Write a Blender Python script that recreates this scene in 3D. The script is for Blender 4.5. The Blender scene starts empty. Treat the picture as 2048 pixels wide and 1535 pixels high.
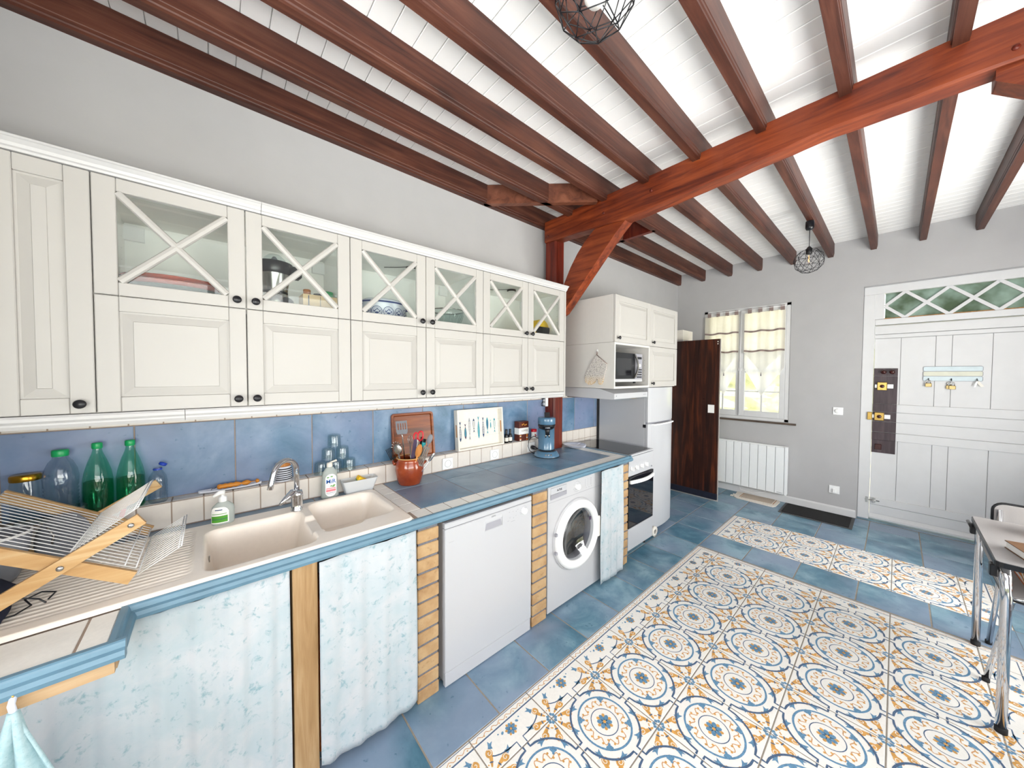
import bpy, bmesh, math, random
from math import pi, sin, cos, radians
from mathutils import Vector, Matrix

random.seed(7)
SC = bpy.context.scene
COL = SC.collection

# ---------------------------------------------------------------- camera, world, light, exposure
def make_camera():
    yaw, pitch, roll = -0.8473, -0.0283, 0.0048
    cy, sy = cos(yaw), sin(yaw)
    f0 = Vector((cy, -sy, 0)); r0 = Vector((-sy, -cy, 0)); u0 = Vector((0, 0, 1))
    f = f0 * cos(pitch) + u0 * sin(pitch)
    up = u0 * cos(pitch) - f0 * sin(pitch)
    r = r0 * cos(roll) + up * sin(roll)
    u = up * cos(roll) - r0 * sin(roll)
    cd = bpy.data.cameras.new('camera'); co = bpy.data.objects.new('camera', cd); COL.objects.link(co)
    cd.sensor_width = 36; cd.lens = 680.05 / 2048 * 36; cd.clip_start = 0.02
    m = Matrix((r, u, -f)).transposed().to_4x4()
    m.translation = Vector((0.2895, -2.1533, 1.5598))
    co.matrix_world = m
    SC.camera = co
make_camera()

w = bpy.data.worlds.new('sky'); SC.world = w; w.use_nodes = True
nt = w.node_tree; bg = nt.nodes['Background']
sky = nt.nodes.new('ShaderNodeTexSky'); sky.sky_type = 'NISHITA'
sky.sun_elevation = radians(48); sky.sun_rotation = radians(200); sky.sun_disc = False; sky.air_density = 1.3; sky.dust_density = 3.0
hs = nt.nodes.new('ShaderNodeHueSaturation'); hs.inputs['Saturation'].default_value = 0.45
nt.links.new(sky.outputs[0], hs.inputs['Color']); nt.links.new(hs.outputs[0], bg.inputs['Color'])
bg.inputs['Strength'].default_value = 0.42

def area(name, loc, rot, sx, sy, power, color=(1, 1, 1)):
    l = bpy.data.lights.new(name, 'AREA'); l.shape = 'RECTANGLE'; l.size = sx; l.size_y = sy
    l.energy = power; l.color = color
    o = bpy.data.objects.new(name, l); COL.objects.link(o); o.location = loc; o.rotation_euler = rot
    return o
# daylight arriving through the glazed openings behind and beside the camera and the far window
area('daylight_terrace_window', (0.3, -3.66, 1.35), (radians(160), 0, 0), 2.7, 1.9, 112, (0.97, 0.985, 1.0))
area('daylight_garden_window', (3.4, -3.66, 1.25), (radians(128), 0, 0), 1.5, 1.9, 100, (0.98, 0.99, 0.97))
area('daylight_back_window', (-1.66, -2.1, 1.5), (0, radians(-140), 0), 1.5, 1.8, 66, (0.95, 0.975, 1.0))
sl = bpy.data.lights.new('sun', 'SUN'); sl.energy = 9.0; sl.angle = radians(2); sl.color = (1, 0.95, 0.85)
so = bpy.data.objects.new('sun', sl); COL.objects.link(so); so.rotation_euler = (radians(-45), radians(-15), 0)
so.location = (8, -3, 6)

SC.view_settings.view_transform = 'Standard'
SC.view_settings.look = 'None'
SC.view_settings.gamma = 1
SC.view_settings.exposure = 0.33
SC.view_settings.use_curve_mapping = False
SC.cycles.use_denoising = True
SC.cycles.max_bounces = 10
SC.cycles.diffuse_bounces = 6
SC.cycles.transparent_max_bounces = 16
SC.cycles.sample_clamp_indirect = 8

# ---------------------------------------------------------------- materials
def hx(s):
    s = s.lstrip('#'); c = [int(s[i:i + 2], 16) / 255 for i in (0, 2, 4)]
    return tuple(x / 12.92 if x <= .04045 else ((x + .055) / 1.055) ** 2.4 for x in c) + (1,)
MATS = {}
def base_mat(name):
    m = bpy.data.materials.new(name); m.use_nodes = True
    MATS[name] = m
    return m, m.node_tree, m.node_tree.nodes['Principled BSDF']
def coords(nt, scale=(1, 1, 1), rnd=True):
    tc = nt.nodes.new('ShaderNodeTexCoord'); mp = nt.nodes.new('ShaderNodeMapping')
    mp.inputs['Scale'].default_value = scale
    if rnd:
        oi = nt.nodes.new('ShaderNodeObjectInfo'); vm = nt.nodes.new('ShaderNodeVectorMath'); vm.operation = 'SCALE'
        cb = nt.nodes.new('ShaderNodeCombineXYZ')
        ml = nt.nodes.new('ShaderNodeMath'); ml.operation = 'MULTIPLY'; ml.inputs[1].default_value = 37.7
        nt.links.new(oi.outputs['Random'], ml.inputs[0])
        for i in range(3): nt.links.new(ml.outputs[0], cb.inputs[i])
        ad = nt.nodes.new('ShaderNodeVectorMath'); ad.operation = 'ADD'
        nt.links.new(tc.outputs['Object'], ad.inputs[0]); nt.links.new(cb.outputs[0], ad.inputs[1])
        nt.links.new(ad.outputs[0], mp.inputs['Vector'])
    else:
        nt.links.new(tc.outputs['Object'], mp.inputs['Vector'])
    return mp.outputs[0]
def noise(nt, vec, scale, detail=4, rough=.55, dist=0.0):
    n = nt.nodes.new('ShaderNodeTexNoise'); n.inputs['Scale'].default_value = scale
    n.inputs['Detail'].default_value = detail; n.inputs['Roughness'].default_value = rough; n.inputs['Distortion'].default_value = dist
    nt.links.new(vec, n.inputs['Vector']); return n.outputs['Fac']
def ramp(nt, fac, stops):
    r = nt.nodes.new('ShaderNodeValToRGB'); e = r.color_ramp.elements
    while len(e) < len(stops): e.new(0.5)
    for el, (p, c) in zip(e, stops): el.position = p; el.color = hx(c) if isinstance(c, str) else c
    nt.links.new(fac, r.inputs[0]); return r.outputs[0]
def mix(nt, fac, a, b, mode='MIX'):
    m = nt.nodes.new('ShaderNodeMix'); m.data_type = 'RGBA'; m.blend_type = mode
    for sock, v in ((m.inputs[0], fac), (m.inputs[6], a), (m.inputs[7], b)):
        if isinstance(v, (int, float)): sock.default_value = v
        elif isinstance(v, str): sock.default_value = hx(v)
        else: nt.links.new(v, sock)
    return m.outputs[2]
def bump(nt, bs, fac, strength, dist=.002):
    b = nt.nodes.new('ShaderNodeBump'); b.inputs['Strength'].default_value = strength; b.inputs['Distance'].default_value = dist
    nt.links.new(fac, b.inputs['Height']); nt.links.new(b.outputs[0], bs.inputs['Normal'])
def plain(name, color, rough=.5, metal=0, var=.04, nscale=30, bmp=0, spec=.5, coat=0, emis=None, es=0):
    m, nt, bs = base_mat(name)
    c = hx(color)
    v = coords(nt); n = noise(nt, v, nscale)
    lo = tuple(max(0, x * (1 - var)) for x in c[:3]) + (1,); hi = tuple(min(1, x * (1 + var)) for x in c[:3]) + (1,)
    nt.links.new(ramp(nt, n, [(.3, lo), (.7, hi)]), bs.inputs['Base Color'])
    bs.inputs['Roughness'].default_value = rough; bs.inputs['Metallic'].default_value = metal
    bs.inputs['Specular IOR Level'].default_value = spec; bs.inputs['Coat Weight'].default_value = coat
    if bmp: bump(nt, bs, n, bmp)
    if emis: bs.inputs['Emission Color'].default_value = hx(emis); bs.inputs['Emission Strength'].default_value = es
    return m
def wood(name, dark, mid, light, scale, axis=0, rough=.45, knots=True, spec=.4, wave=1.0):
    m, nt, bs = base_mat(name)
    sc = [14, 14, 14]; sc[axis] = 1.0
    sc = [x * scale for x in sc]
    v = coords(nt, tuple(sc)); n = noise(nt, v, 2.0, 6, .62, .8 * wave)
    col = ramp(nt, n, [(.28, dark), (.5, mid), (.72, light)])
    v2 = coords(nt, (1, 1, 1)); n2 = noise(nt, v2, 2.2, 3)
    col = mix(nt, ramp(nt, n2, [(.35, (0, 0, 0, 1)), (.7, (.5, .5, .5, 1))]), col, dark)
    if knots:
        sk = [9, 9, 9]; sk[axis] = 3.5
        vo = nt.nodes.new('ShaderNodeTexVoronoi'); vo.inputs['Scale'].default_value = .55
        nt.links.new(coords(nt, tuple(sk)), vo.inputs['Vector'])
        col = mix(nt, ramp(nt, vo.outputs['Distance'], [(.05, (.75, .75, .75, 1)), (.16, (0, 0, 0, 1))]), col, dark)
    nt.links.new(col, bs.inputs['Base Color'])
    bs.inputs['Roughness'].default_value = rough; bs.inputs['Specular IOR Level'].default_value = spec
    bump(nt, bs, n, .25)
    return m
def glass(name, color='#ffffff', alpha=.12, rough=.02, tint=None):
    """thin clear sheet: mostly see-through, with a gloss"""
    m, nt, bs = base_mat(name)
    tr = nt.nodes.new('ShaderNodeBsdfTransparent'); tr.inputs[0].default_value = hx(tint or color)
    gl = nt.nodes.new('ShaderNodeBsdfGlossy'); gl.inputs['Roughness'].default_value = rough
    fr = nt.nodes.new('ShaderNodeLayerWeight'); fr.inputs['Blend'].default_value = .5
    pw = nt.nodes.new('ShaderNodeMath'); pw.operation = 'POWER'; pw.inputs[1].default_value = 3.5
    nt.links.new(fr.outputs['Facing'], pw.inputs[0])
    ad = nt.nodes.new('ShaderNodeMath'); ad.operation = 'MULTIPLY_ADD'; ad.inputs[1].default_value = .55; ad.inputs[2].default_value = .035 + alpha * .3
    nt.links.new(pw.outputs[0], ad.inputs[0])
    mx = nt.nodes.new('ShaderNodeMixShader')
    nt.links.new(ad.outputs[0], mx.inputs[0]); nt.links.new(tr.outputs[0], mx.inputs[1]); nt.links.new(gl.outputs[0], mx.inputs[2])
    out = nt.nodes['Material Output']; nt.links.new(mx.outputs[0], out.inputs[0])
    return m
def cloth(name, a, b, c, scale=9, trans=0.0, rough=.9, direction=(1, 1, 1)):
    m, nt, bs = base_mat(name)
    v = coords(nt, direction)
    n1 = noise(nt, v, scale, 6, .65, .6); n2 = noise(nt, v, scale * 4.5, 5, .7, .4)
    col = ramp(nt, n1, [(.35, a), (.6, b)])
    col = mix(nt, ramp(nt, n2, [(.56, (0, 0, 0, 1)), (.68, (.75, .75, .75, 1))]), col, c)
    nt.links.new(col, bs.inputs['Base Color']); bs.inputs['Roughness'].default_value = rough
    bs.inputs['Specular IOR Level'].default_value = .15
    if trans:
        tl = nt.nodes.new('ShaderNodeBsdfTranslucent'); nt.links.new(col, tl.inputs[0])
        mx = nt.nodes.new('ShaderNodeMixShader'); mx.inputs[0].default_value = trans
        nt.links.new(bs.outputs[0], mx.inputs[1]); nt.links.new(tl.outputs[0], mx.inputs[2])
        nt.links.new(mx.outputs[0], nt.nodes['Material Output'].inputs[0])
    return m

# wall and tile materials
plain('plaster', '#b3b2b3', .85, var=.02, nscale=6, bmp=.04, spec=.15)
plain('ceiling_paint', '#f7f6f4', .42, var=.015, nscale=8, spec=.35)
plain('white_paint', '#d4d4d5', .45, var=.02, nscale=9)
plain('cabinet_white', '#b8b5b1', .42, var=.012, nscale=5, spec=.35)
plain('cabinet_side', '#cfccc8', .45, var=.01)
plain('cabinet_inside', '#fbfaf7', .6, var=.01)
plain('moulding_white', '#c3c2c2', .4, var=.01)
plain('appliance_white', '#bcbdc1', .22, var=.006, nscale=3, spec=.5, coat=.2)
plain('appliance_silver', '#bdbdc0', .3, var=.006, nscale=3, spec=.5)
plain('black_metal', '#15151a', .35, var=.1)
plain('black_plastic', '#101116', .3, var=.1)
plain('chrome', '#d8dade', .08, metal=1, var=.02)
plain('steel', '#b4b2ae', .25, metal=1, var=.04)
plain('sink_resin', '#f0e6da', .3, var=.015, nscale=60, spec=.5)
plain('grout_floor', '#8f877c', .9, var=.1, nscale=60)
plain('grout_wall', '#9c8a7c', .9, var=.06, nscale=60)
plain('mortar', '#6f6f76', .95, var=.2, nscale=120, bmp=.4)
plain('green_plastic', '#0f9a58', .35, var=.03)
plain('blue_plastic', '#1c3fae', .35, var=.03)
plain('red_plastic', '#d9142a', .3, var=.04)
plain('teal_plastic', '#1aa3a6', .35, var=.04)
plain('gold_metal', '#b88a2c', .25, metal=1, var=.08)
plain('brass', '#b0904f', .3, metal=.85, var=.12)
plain('yellow', '#f4c412', .7, var=.06, nscale=80)
plain('orange', '#c9641e', .45, var=.1)
plain('white_plastic', '#f1f1f1', .4, var=.01)
plain('ivory', '#e7e2d8', .5, var=.03)
plain('grey_laminate', '#9a9796', .5, var=.03, nscale=200)
plain('grey_lid', '#7d8088', .4, var=.05)
plain('navy_fabric', '#14182a', .9, var=.2)
plain('print_black', '#2a2a30', .6, var=.02)
plain('print_grey', '#9a9aa2', .6, var=.02)
plain('print_blue', '#1f63b5', .5, var=.02)
plain('print_green', '#4d9a2a', .5, var=.05)
plain('print_pink', '#e5828c', .5, var=.05)
plain('print_navy', '#23426e', .6, var=.05)
plain('print_teal', '#2f90a6', .6, var=.08)
plain('print_sea', '#7fb7b7', .6, var=.08)
plain('print_plum', '#4b3a56', .6, var=.08)
plain('print_red', '#b8232a', .5, var=.08)
plain('print_brown', '#5a2413', .4, var=.2, nscale=60)
plain('print_gold', '#c98a35', .4, var=.3, nscale=80)
plain('coffee_blue', '#4f7591', .22, var=.01, coat=.4)
plain('enamel_white', '#dfe2ee', .2, var=.03)
plain('enamel_blue', '#2b3f7a', .25, var=.05)
plain('plate_orange', '#a8401c', .2, var=.08)
plain('plate_green', '#23453a', .2, var=.08)
plain('plate_purple', '#5b4a80', .2, var=.08)
plain('dark_oven', '#0d0d16', .04, var=.02, spec=.6)
plain('hob_glass', '#14161a', .05, var=.02, spec=.6)
plain('radiator_white', '#eef0f1', .35, var=.01)
plain('rubber', '#101012', .7, var=.1)
plain('mat_black', '#191919', .95, var=.5, nscale=260, bmp=.6)
plain('mat_edge', '#4b4c4e', .8, var=.1)
plain('paper', '#f4f3f0', .8, var=.01)
plain('birch', '#e6c79a', .55, var=.08, nscale=20)
plain('cork', '#b9713a', .8, var=.15, nscale=120)
plain('rug_white', '#e4ddd2', .95, var=.1, nscale=120, bmp=.5)
plain('rug_taupe', '#b6a899', .95, var=.12, nscale=160, bmp=.5)
plain('leather', '#6b4a2c', .6, var=.15)
plain('skylight_grass', '#cfcdb4', .95, var=.25, nscale=1.5)
plain('hedge_green', '#b3b690', .95, var=.3, nscale=3)
plain('render_wall', '#c8bda0', .9, var=.1)
plain('filament', '#ffcf90', .4, emis='#ffb060', es=2.5)
plain('lamp_socket', '#0d0d10', .45, var=.05)
plain('bulb_white', '#f3f0ea', .2, var=.01)
plain('pad_lock', '#b09a6a', .35, metal=.7, var=.15)
plain('crock_rim', '#c79b62', .4, var=.1)
plain('knob_dark', '#3a1410', .25, var=.1)
plain('pic_sky', '#cddbe0', .6, var=.06, nscale=12)
plain('pic_sand', '#d6d6c6', .6, var=.06, nscale=12)
glass('clear_glass', alpha=.03)
glass('window_glass', alpha=.02)
glass('cabinet_glass', alpha=.10, tint='#f8fbfa')
glass('green_glass', alpha=.06, tint='#c8f1e1')
glass('bottle_plastic', alpha=.16, tint='#eef3f5', rough=.12)
glass('jar_glass', alpha=.10, tint='#f3f8f8', rough=.05)
glass('bowl_door_glass', alpha=.3, tint='#e2e4e6', rough=.04)
glass('water_green', alpha=.05, tint='#b2ecd6', rough=.1)
glass('soap_liquid', alpha=.25, tint='#dfeee8', rough=.25)

wood('beam_red', '#43140a', '#823718', '#a04e26', .9, axis=1, rough=.42)
wood('trimmer_brown', '#4a271c', '#72422f', '#87543e', .6, axis=1, rough=.5, knots=False)
wood('post_red', '#3c0f08', '#6d2313', '#8a3a20', .9, axis=2, rough=.42)
wood('joist_brown', '#2c140e', '#552d20', '#6c4332', .8, axis=0, rough=.5)
wood('rack_wood', '#ac8250', '#c29d6c', '#d0b58c', 1.6, axis=0, rough=.5, knots=False)
wood('post_wood', '#8d6c45', '#a98860', '#bfa37c', 1.2, axis=2, rough=.75)
wood('strip_wood', '#a27f5a', '#b3946f', '#bfa381', 1.0, axis=0, rough=.75, knots=False)
wood('dark_panel', '#160a08', '#38190f', '#6b3418', .55, axis=2, rough=.28, knots=False, spec=.5, wave=1.6)
wood('door_dark', '#2b2025', '#4a3b40', '#5f5052', 1.0, axis=2, rough=.4, knots=False)
wood('board_wood', '#5a290b', '#874012', '#a05a22', 1.3, axis=0, rough=.35, knots=False)
wood('spoon_wood', '#a8672c', '#c98645', '#dfa667', 2.0, axis=2, rough=.6, knots=False)
wood('handle_orange', '#b4681a', '#d58a2c', '#e3a24a', 2.0, axis=0, rough=.4, knots=False)
wood('sill_brown', '#3e342b', '#5a4b40', '#6f6052', 1.0, axis=1, rough=.5, knots=False)

def tile_blue(name, deep, mid, pale, lav, rough=.3):
    m, nt, bs = base_mat(name)
    v = coords(nt); n1 = noise(nt, v, 4.2, 5, .62, .35); n2 = noise(nt, v, 1.6, 3, .5, .4); n3 = noise(nt, v, 60, 3, .6)
    a = ramp(nt, n1, [(.28, deep), (.47, mid), (.66, pale)])
    a = mix(nt, ramp(nt, n2, [(.42, (0, 0, 0, 1)), (.62, (.8, .8, .8, 1))]), a, lav)
    sp = ramp(nt, noise(nt, v, 34, 2, .5), [(.68, (0, 0, 0, 1)), (.74, (.55, .55, .55, 1))])
    a = mix(nt, sp, a, deep)
    nt.links.new(a, bs.inputs['Base Color'])
    bs.inputs['Roughness'].default_value = rough; bump(nt, bs, n3, .06)
    bs.inputs['Specular IOR Level'].default_value = .45
    return m
tile_blue('tile_blue', '#305d72', '#567f94', '#86a6b5', '#8393aa')
tile_blue('tile_blue_wall', '#3a637e', '#597b9a', '#7c95b1', '#7b85a6', .35)
tile_blue('tile_counter', '#3f6a84', '#60839c', '#829db1', '#76869b', .3)
plain('tile_white', '#dcd5ce', .35, var=.025, nscale=40, bmp=.03)
plain('tile_cream', '#e9e7e1', .38, var=.03, nscale=90, bmp=.08)
plain('ink_blue', '#5d88a8', .4, var=.28, nscale=160)
plain('ink_navy', '#47607f', .4, var=.25, nscale=160)
plain('ink_orange', '#cf9a50', .4, var=.2, nscale=60)
plain('ink_tan', '#cc9a68', .4, var=.2, nscale=120)
plain('ink_brown', '#a56a30', .4, var=.15, nscale=60)
plain('nosing_blue', '#5f8296', .4, var=.08, nscale=14)

m, nt, bs = base_mat('brick_ochre')
v = coords(nt); n = noise(nt, v, 9, 6, .6)
nt.links.new(mix(nt, ramp(nt, noise(nt, v, 45, 3), [(.62, (0, 0, 0, 1)), (.72, (.35, .35, .35, 1))]),
    ramp(nt, n, [(.3, '#a07b54'), (.5, '#b39269'), (.72, '#c2a67f')]), '#7a5636'), bs.inputs['Base Color'])
bs.inputs['Roughness'].default_value = .85; bump(nt, bs, noise(nt, v, 70, 4), .35)

cloth('curtain_marbled', '#c0c3c7', '#b0bcc2', '#769aa5', 7)
cloth('sheer', '#f6f2e6', '#f0ebdc', '#f5f1e4', 3, trans=.55)
cloth('sheer_white', '#f5f4f0', '#efeeea', '#f5f4f0', 3, trans=.6)
plain('taupe_cloth', '#8d7b76', .9, var=.05)
cloth('towel', '#9dbac0', '#aec6cb', '#8cabb3', 60)
# quilted mitt: small diamond print, ochre towards the finger end
m, nt, bs = base_mat('mitt_cloth')
v = coords(nt, (60, 60, 60), rnd=False)
vo = nt.nodes.new('ShaderNodeTexVoronoi'); vo.feature = 'DISTANCE_TO_EDGE'; vo.inputs['Scale'].default_value = 1.9
nt.links.new(v, vo.inputs['Vector'])
tc = nt.nodes.new('ShaderNodeTexCoord'); sx = nt.nodes.new('ShaderNodeSeparateXYZ'); nt.links.new(tc.outputs['Object'], sx.inputs[0])
mr = nt.nodes.new('ShaderNodeMapRange'); mr.inputs[1].default_value = -.16; mr.inputs[2].default_value = -.23; nt.links.new(sx.outputs['Z'], mr.inputs[0])
colm = mix(nt, mr.outputs[0], '#8b8686', '#c79a3c')
nt.links.new(mix(nt, ramp(nt, vo.outputs['Distance'], [(.07, (1, 1, 1, 1)), (.13, (0, 0, 0, 1))]), '#e2ddd6', colm), bs.inputs['Base Color'])
bs.inputs['Roughness'].default_value = .9
# glazed stoneware crock
m, nt, bs = base_mat('crock_glaze')
v = coords(nt); nt.links.new(ramp(nt, noise(nt, v, 8, 4), [(.3, '#7a2f14'), (.55, '#9a431f'), (.75, '#b05a30')]), bs.inputs['Base Color'])
bs.inputs['Roughness'].default_value = .16; bs.inputs['Coat Weight'].default_value = .4
# frosted wired glass in the transom, greenish light behind it painted into the mottled colour
m, nt, bs = base_mat('frosted_glass')
bs.inputs['Base Color'].default_value = hx('#c7d3c4'); bs.inputs['Roughness'].default_value = .35
bs.inputs['Transmission Weight'].default_value = .75; bs.inputs['IOR'].default_value = 1.2
v = coords(nt); bump(nt, bs, noise(nt, v, 26, 4), .5)
bs.inputs['Transmission Weight'].default_value = .45
nt.links.new(ramp(nt, noise(nt, v, 5, 3), [(.35, '#56664f'), (.65, '#9fb3a6')]), bs.inputs['Base Color'])
# milky soap bottles
m, nt, bs = base_mat('milky'); bs.inputs['Base Color'].default_value = hx('#dfe6e2'); bs.inputs['Roughness'].default_value = .2
bs.inputs['Transmission Weight'].default_value = .55; bs.inputs['IOR'].default_value = 1.2
m, nt, bs = base_mat('basket_plastic'); bs.inputs['Base Color'].default_value = hx('#e3e6e9'); bs.inputs['Roughness'].default_value = .3
bs.inputs['Transmission Weight'].default_value = .3; bs.inputs['IOR'].default_value = 1.15
M = MATS

# ---------------------------------------------------------------- mesh helpers
class MB:
    def __init__(s): s.v = []; s.f = []; s.mi = []; s.sm = []
    def add(s, vs, fs, mi=0, smooth=False):
        o = len(s.v); s.v += [tuple(p) for p in vs]
        for f in fs: s.f.append([i + o for i in f]); s.mi.append(mi); s.sm.append(smooth)
        return s
    def box(s, x0, x1, y0, y1, z0, z1, mi=0, b=0.0):
        if x0 > x1: x0, x1 = x1, x0
        if y0 > y1: y0, y1 = y1, y0
        if z0 > z1: z0, z1 = z1, z0
        if b <= 0:
            vs = [(x, y, z) for z in (z0, z1) for y in (y0, y1) for x in (x0, x1)]
            fs = [(0, 2, 3, 1), (4, 5, 7, 6), (0, 1, 5, 4), (2, 6, 7, 3), (0, 4, 6, 2), (1, 3, 7, 5)]
            return s.add(vs, fs, mi)
        # chamfered box: 24 vertices
        bm = bmesh.new(); bmesh.ops.create_cube(bm, size=1)
        bmesh.ops.scale(bm, vec=(x1 - x0, y1 - y0, z1 - z0), verts=bm.verts)
        bmesh.ops.translate(bm, vec=((x0 + x1) / 2, (y0 + y1) / 2, (z0 + z1) / 2), verts=bm.verts)
        bmesh.ops.bevel(bm, geom=list(bm.edges), offset=b, segments=1, affect='EDGES', profile=.5)
        s.from_bm(bm, mi); return s
    def from_bm(s, bm, mi=0, smooth=False):
        bm.verts.index_update()
        s.add([v.co[:] for v in bm.verts], [[v.index for v in f.verts] for f in bm.faces], mi, smooth); bm.free(); return s
    def prism(s, pts, axis, a, b, mi=0, smooth=False):
        """closed 2-D polygon extruded along an axis; pts are the two other coordinates in xyz order"""
        n = len(pts)
        def P(p, t):
            return {0: (t, p[0], p[1]), 1: (p[0], t, p[1]), 2: (p[0], p[1], t)}[axis]
        vs = [P(p, a) for p in pts] + [P(p, b) for p in pts]
        fs = [(i, (i + 1) % n, n + (i + 1) % n, n + i) for i in range(n)]
        s.add(vs, fs, mi, smooth); s.add(vs, [list(range(n))[::-1], list(range(n, 2 * n))], mi); return s
    def tube(s, path, r, n=10, mi=0, caps=True, radii=None):
        path = [Vector(p) for p in path]; vs = []; fs = []
        up = None
        for i, p in enumerate(path):
            t = (path[min(i + 1, len(path) - 1)] - path[max(i - 1, 0)]).normalized()
            if up is None:
                up = Vector((0, 0, 1)) if abs(t.z) < .9 else Vector((1, 0, 0))
            x = t.cross(up)
            if x.length < 1e-5: x = t.cross(Vector((0, 1, 0)))
            x.normalize(); y = x.cross(t).normalized(); up = y
            rr = radii[i] if radii else r
            for k in range(n):
                a = 2 * pi * k / n; vs.append(p + x * cos(a) * rr + y * sin(a) * rr)
        for i in range(len(path) - 1):
            for k in range(n):
                a, b = i * n + k, i * n + (k + 1) % n
                fs.append((a, a + n, b + n, b))
        if caps:
            fs.append(list(range(n))); fs.append([len(vs) - 1 - k for k in range(n)])
        return s.add(vs, fs, mi, True)
    def lathe(s, prof, c, n=28, mi=0, axis=2, caps=True):
        """profile [(r,h)...] turned round an axis through c"""
        vs = []; fs = []
        for r, h in prof:
            for k in range(n):
                a = 2 * pi * k / n; p = (r * cos(a), r * sin(a))
                if axis == 2: q = (c[0] + p[0], c[1] + p[1], c[2] + h)
                elif axis == 1: q = (c[0] + p[0], c[1] + h, c[2] + p[1])
                else: q = (c[0] + h, c[1] + p[0], c[2] + p[1])
                vs.append(q)
        for i in range(len(prof) - 1):
            for k in range(n):
                a, b = i * n + k, i * n + (k + 1) % n
                fs.append((a, b, b + n, a + n) if axis != 1 else (a, a + n, b + n, b))
        s.add(vs, fs, mi, True)
        if caps:
            for i in (0, len(prof) - 1):
                if prof[i][0] > 1e-4: s.add([vs[i * n + k] for k in range(n)], [list(range(n))], mi, False)
        return s
    def sphere(s, c, r, mi=0, n=14, sc=(1, 1, 1)):
        bm = bmesh.new(); bmesh.ops.create_uvsphere(bm, u_segments=n, v_segments=max(6, n // 2), radius=r)
        bmesh.ops.scale(bm, vec=sc, verts=bm.verts); bmesh.ops.translate(bm, vec=c, verts=bm.verts)
        return s.from_bm(bm, mi, True)
    def grid(s, fn, nu, nv, mi=0, smooth=True):
        vs = [fn(i / nu, j / nv) for j in range(nv + 1) for i in range(nu + 1)]
        fs = [(j * (nu + 1) + i, j * (nu + 1) + i + 1, (j + 1) * (nu + 1) + i + 1, (j + 1) * (nu + 1) + i) for j in range(nv) for i in range(nu)]
        return s.add(vs, fs, mi, smooth)
    def xform(s, mat, start=0):
        for i in range(start, len(s.v)): s.v[i] = tuple(mat @ Vector(s.v[i]))
        return s
    def mesh(s, name, mats, off=(0, 0, 0)):
        me = bpy.data.meshes.new(name)
        me.from_pydata([(a - off[0], b - off[1], c - off[2]) for a, b, c in s.v], [], s.f)
        if not isinstance(mats, (list, tuple)): mats = [mats]
        for m in mats: me.materials.append(M[m] if isinstance(m, str) else m)
        for p, mi, sm in zip(me.polygons, s.mi, s.sm): p.material_index = mi; p.use_smooth = sm
        bm = bmesh.new(); bm.from_mesh(me); bmesh.ops.recalc_face_normals(bm, faces=bm.faces); bm.to_mesh(me); bm.free()
        return me
    def build(s, name, mats, parent=None, loc=None, bevel=0, solid=0):
        """parent: verts are world coordinates, stored relative to the parent. loc: own origin for a top-level mesh"""
        off = wloc(parent) if parent else Vector(loc or (0, 0, 0))
        me = s.mesh(name, mats, off)
        o = bpy.data.objects.new(name, me); COL.objects.link(o)
        if parent: o.parent = parent
        else: o.location = off
        if solid:
            md = o.modifiers.new('thick', 'SOLIDIFY'); md.thickness = solid
        if bevel:
            md = o.modifiers.new('bevel', 'BEVEL'); md.width = bevel; md.segments = 2; md.limit_method = 'ANGLE'; md.angle_limit = radians(40)
            md.harden_normals = False
        return o
def each(mb, name, mats, parent=None, **kw):
    """one object per connected piece of the builder"""
    key = {}; par = list(range(len(mb.v)))
    def find(a):
        while par[a] != a: par[a] = par[par[a]]; a = par[a]
        return a
    for i, p in enumerate(mb.v):
        k = (round(p[0], 5), round(p[1], 5), round(p[2], 5))
        if k in key: par[find(i)] = find(key[k])
        else: key[k] = i
    for f in mb.f:
        for b in f[1:]: par[find(b)] = find(f[0])
    out = {}
    for f, mi, sm in zip(mb.f, mb.mi, mb.sm):
        m2, mp = out.setdefault(find(f[0]), (MB(), {}))
        for a in f:
            if a not in mp: mp[a] = len(m2.v); m2.v.append(mb.v[a])
        m2.f.append([mp[a] for a in f]); m2.mi.append(mi); m2.sm.append(sm)
    return [m2.build(name, mats, parent, **kw) for m2, mp in out.values()]
def wloc(o):
    v = Vector((0, 0, 0))
    while o: v += o.location; o = o.parent
    return v
def tag(o, label, cat, group=None, kind=None):
    if label: o['label'] = label
    if cat: o['category'] = cat
    if group: o['group'] = group
    if kind: o['kind'] = kind
    return o
def thing(name, loc, label, cat, group=None):
    o = bpy.data.objects.new(name, None); COL.objects.link(o); o.location = loc; o.empty_display_size = .05
    return tag(o, label, cat, group)
def struct(o): o['kind'] = 'structure'; return o
def inst(src, name, parent, loc, rot=None, scale=None):
    o = bpy.data.objects.new(name, src.data if hasattr(src, 'data') else src); COL.objects.link(o)
    o.parent = parent; o.location = loc
    if rot: o.rotation_euler = rot
    if scale: o.scale = scale
    return o
def text(body, size, loc, rot, mat, parent, name='lettering', bold=0.0, sx=1.0, extr=.0002):
    c = bpy.data.curves.new(name, 'FONT'); c.body = body; c.size = size; c.align_x = 'CENTER'; c.align_y = 'CENTER'
    c.extrude = extr; c.offset = bold; c.resolution_u = 3
    t = bpy.data.objects.new('tmp', c); COL.objects.link(t)
    dg = bpy.context.evaluated_depsgraph_get(); me = bpy.data.meshes.new_from_object(t.evaluated_get(dg))
    bpy.data.objects.remove(t); me.materials.clear(); me.materials.append(M[mat])
    o = bpy.data.objects.new(name, me); COL.objects.link(o)
    if parent: o.parent = parent
    o.location = Vector(loc) - (wloc(parent) if parent else Vector((0, 0, 0))); o.rotation_euler = rot; o.scale = (sx, 1, 1)
    return o
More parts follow.
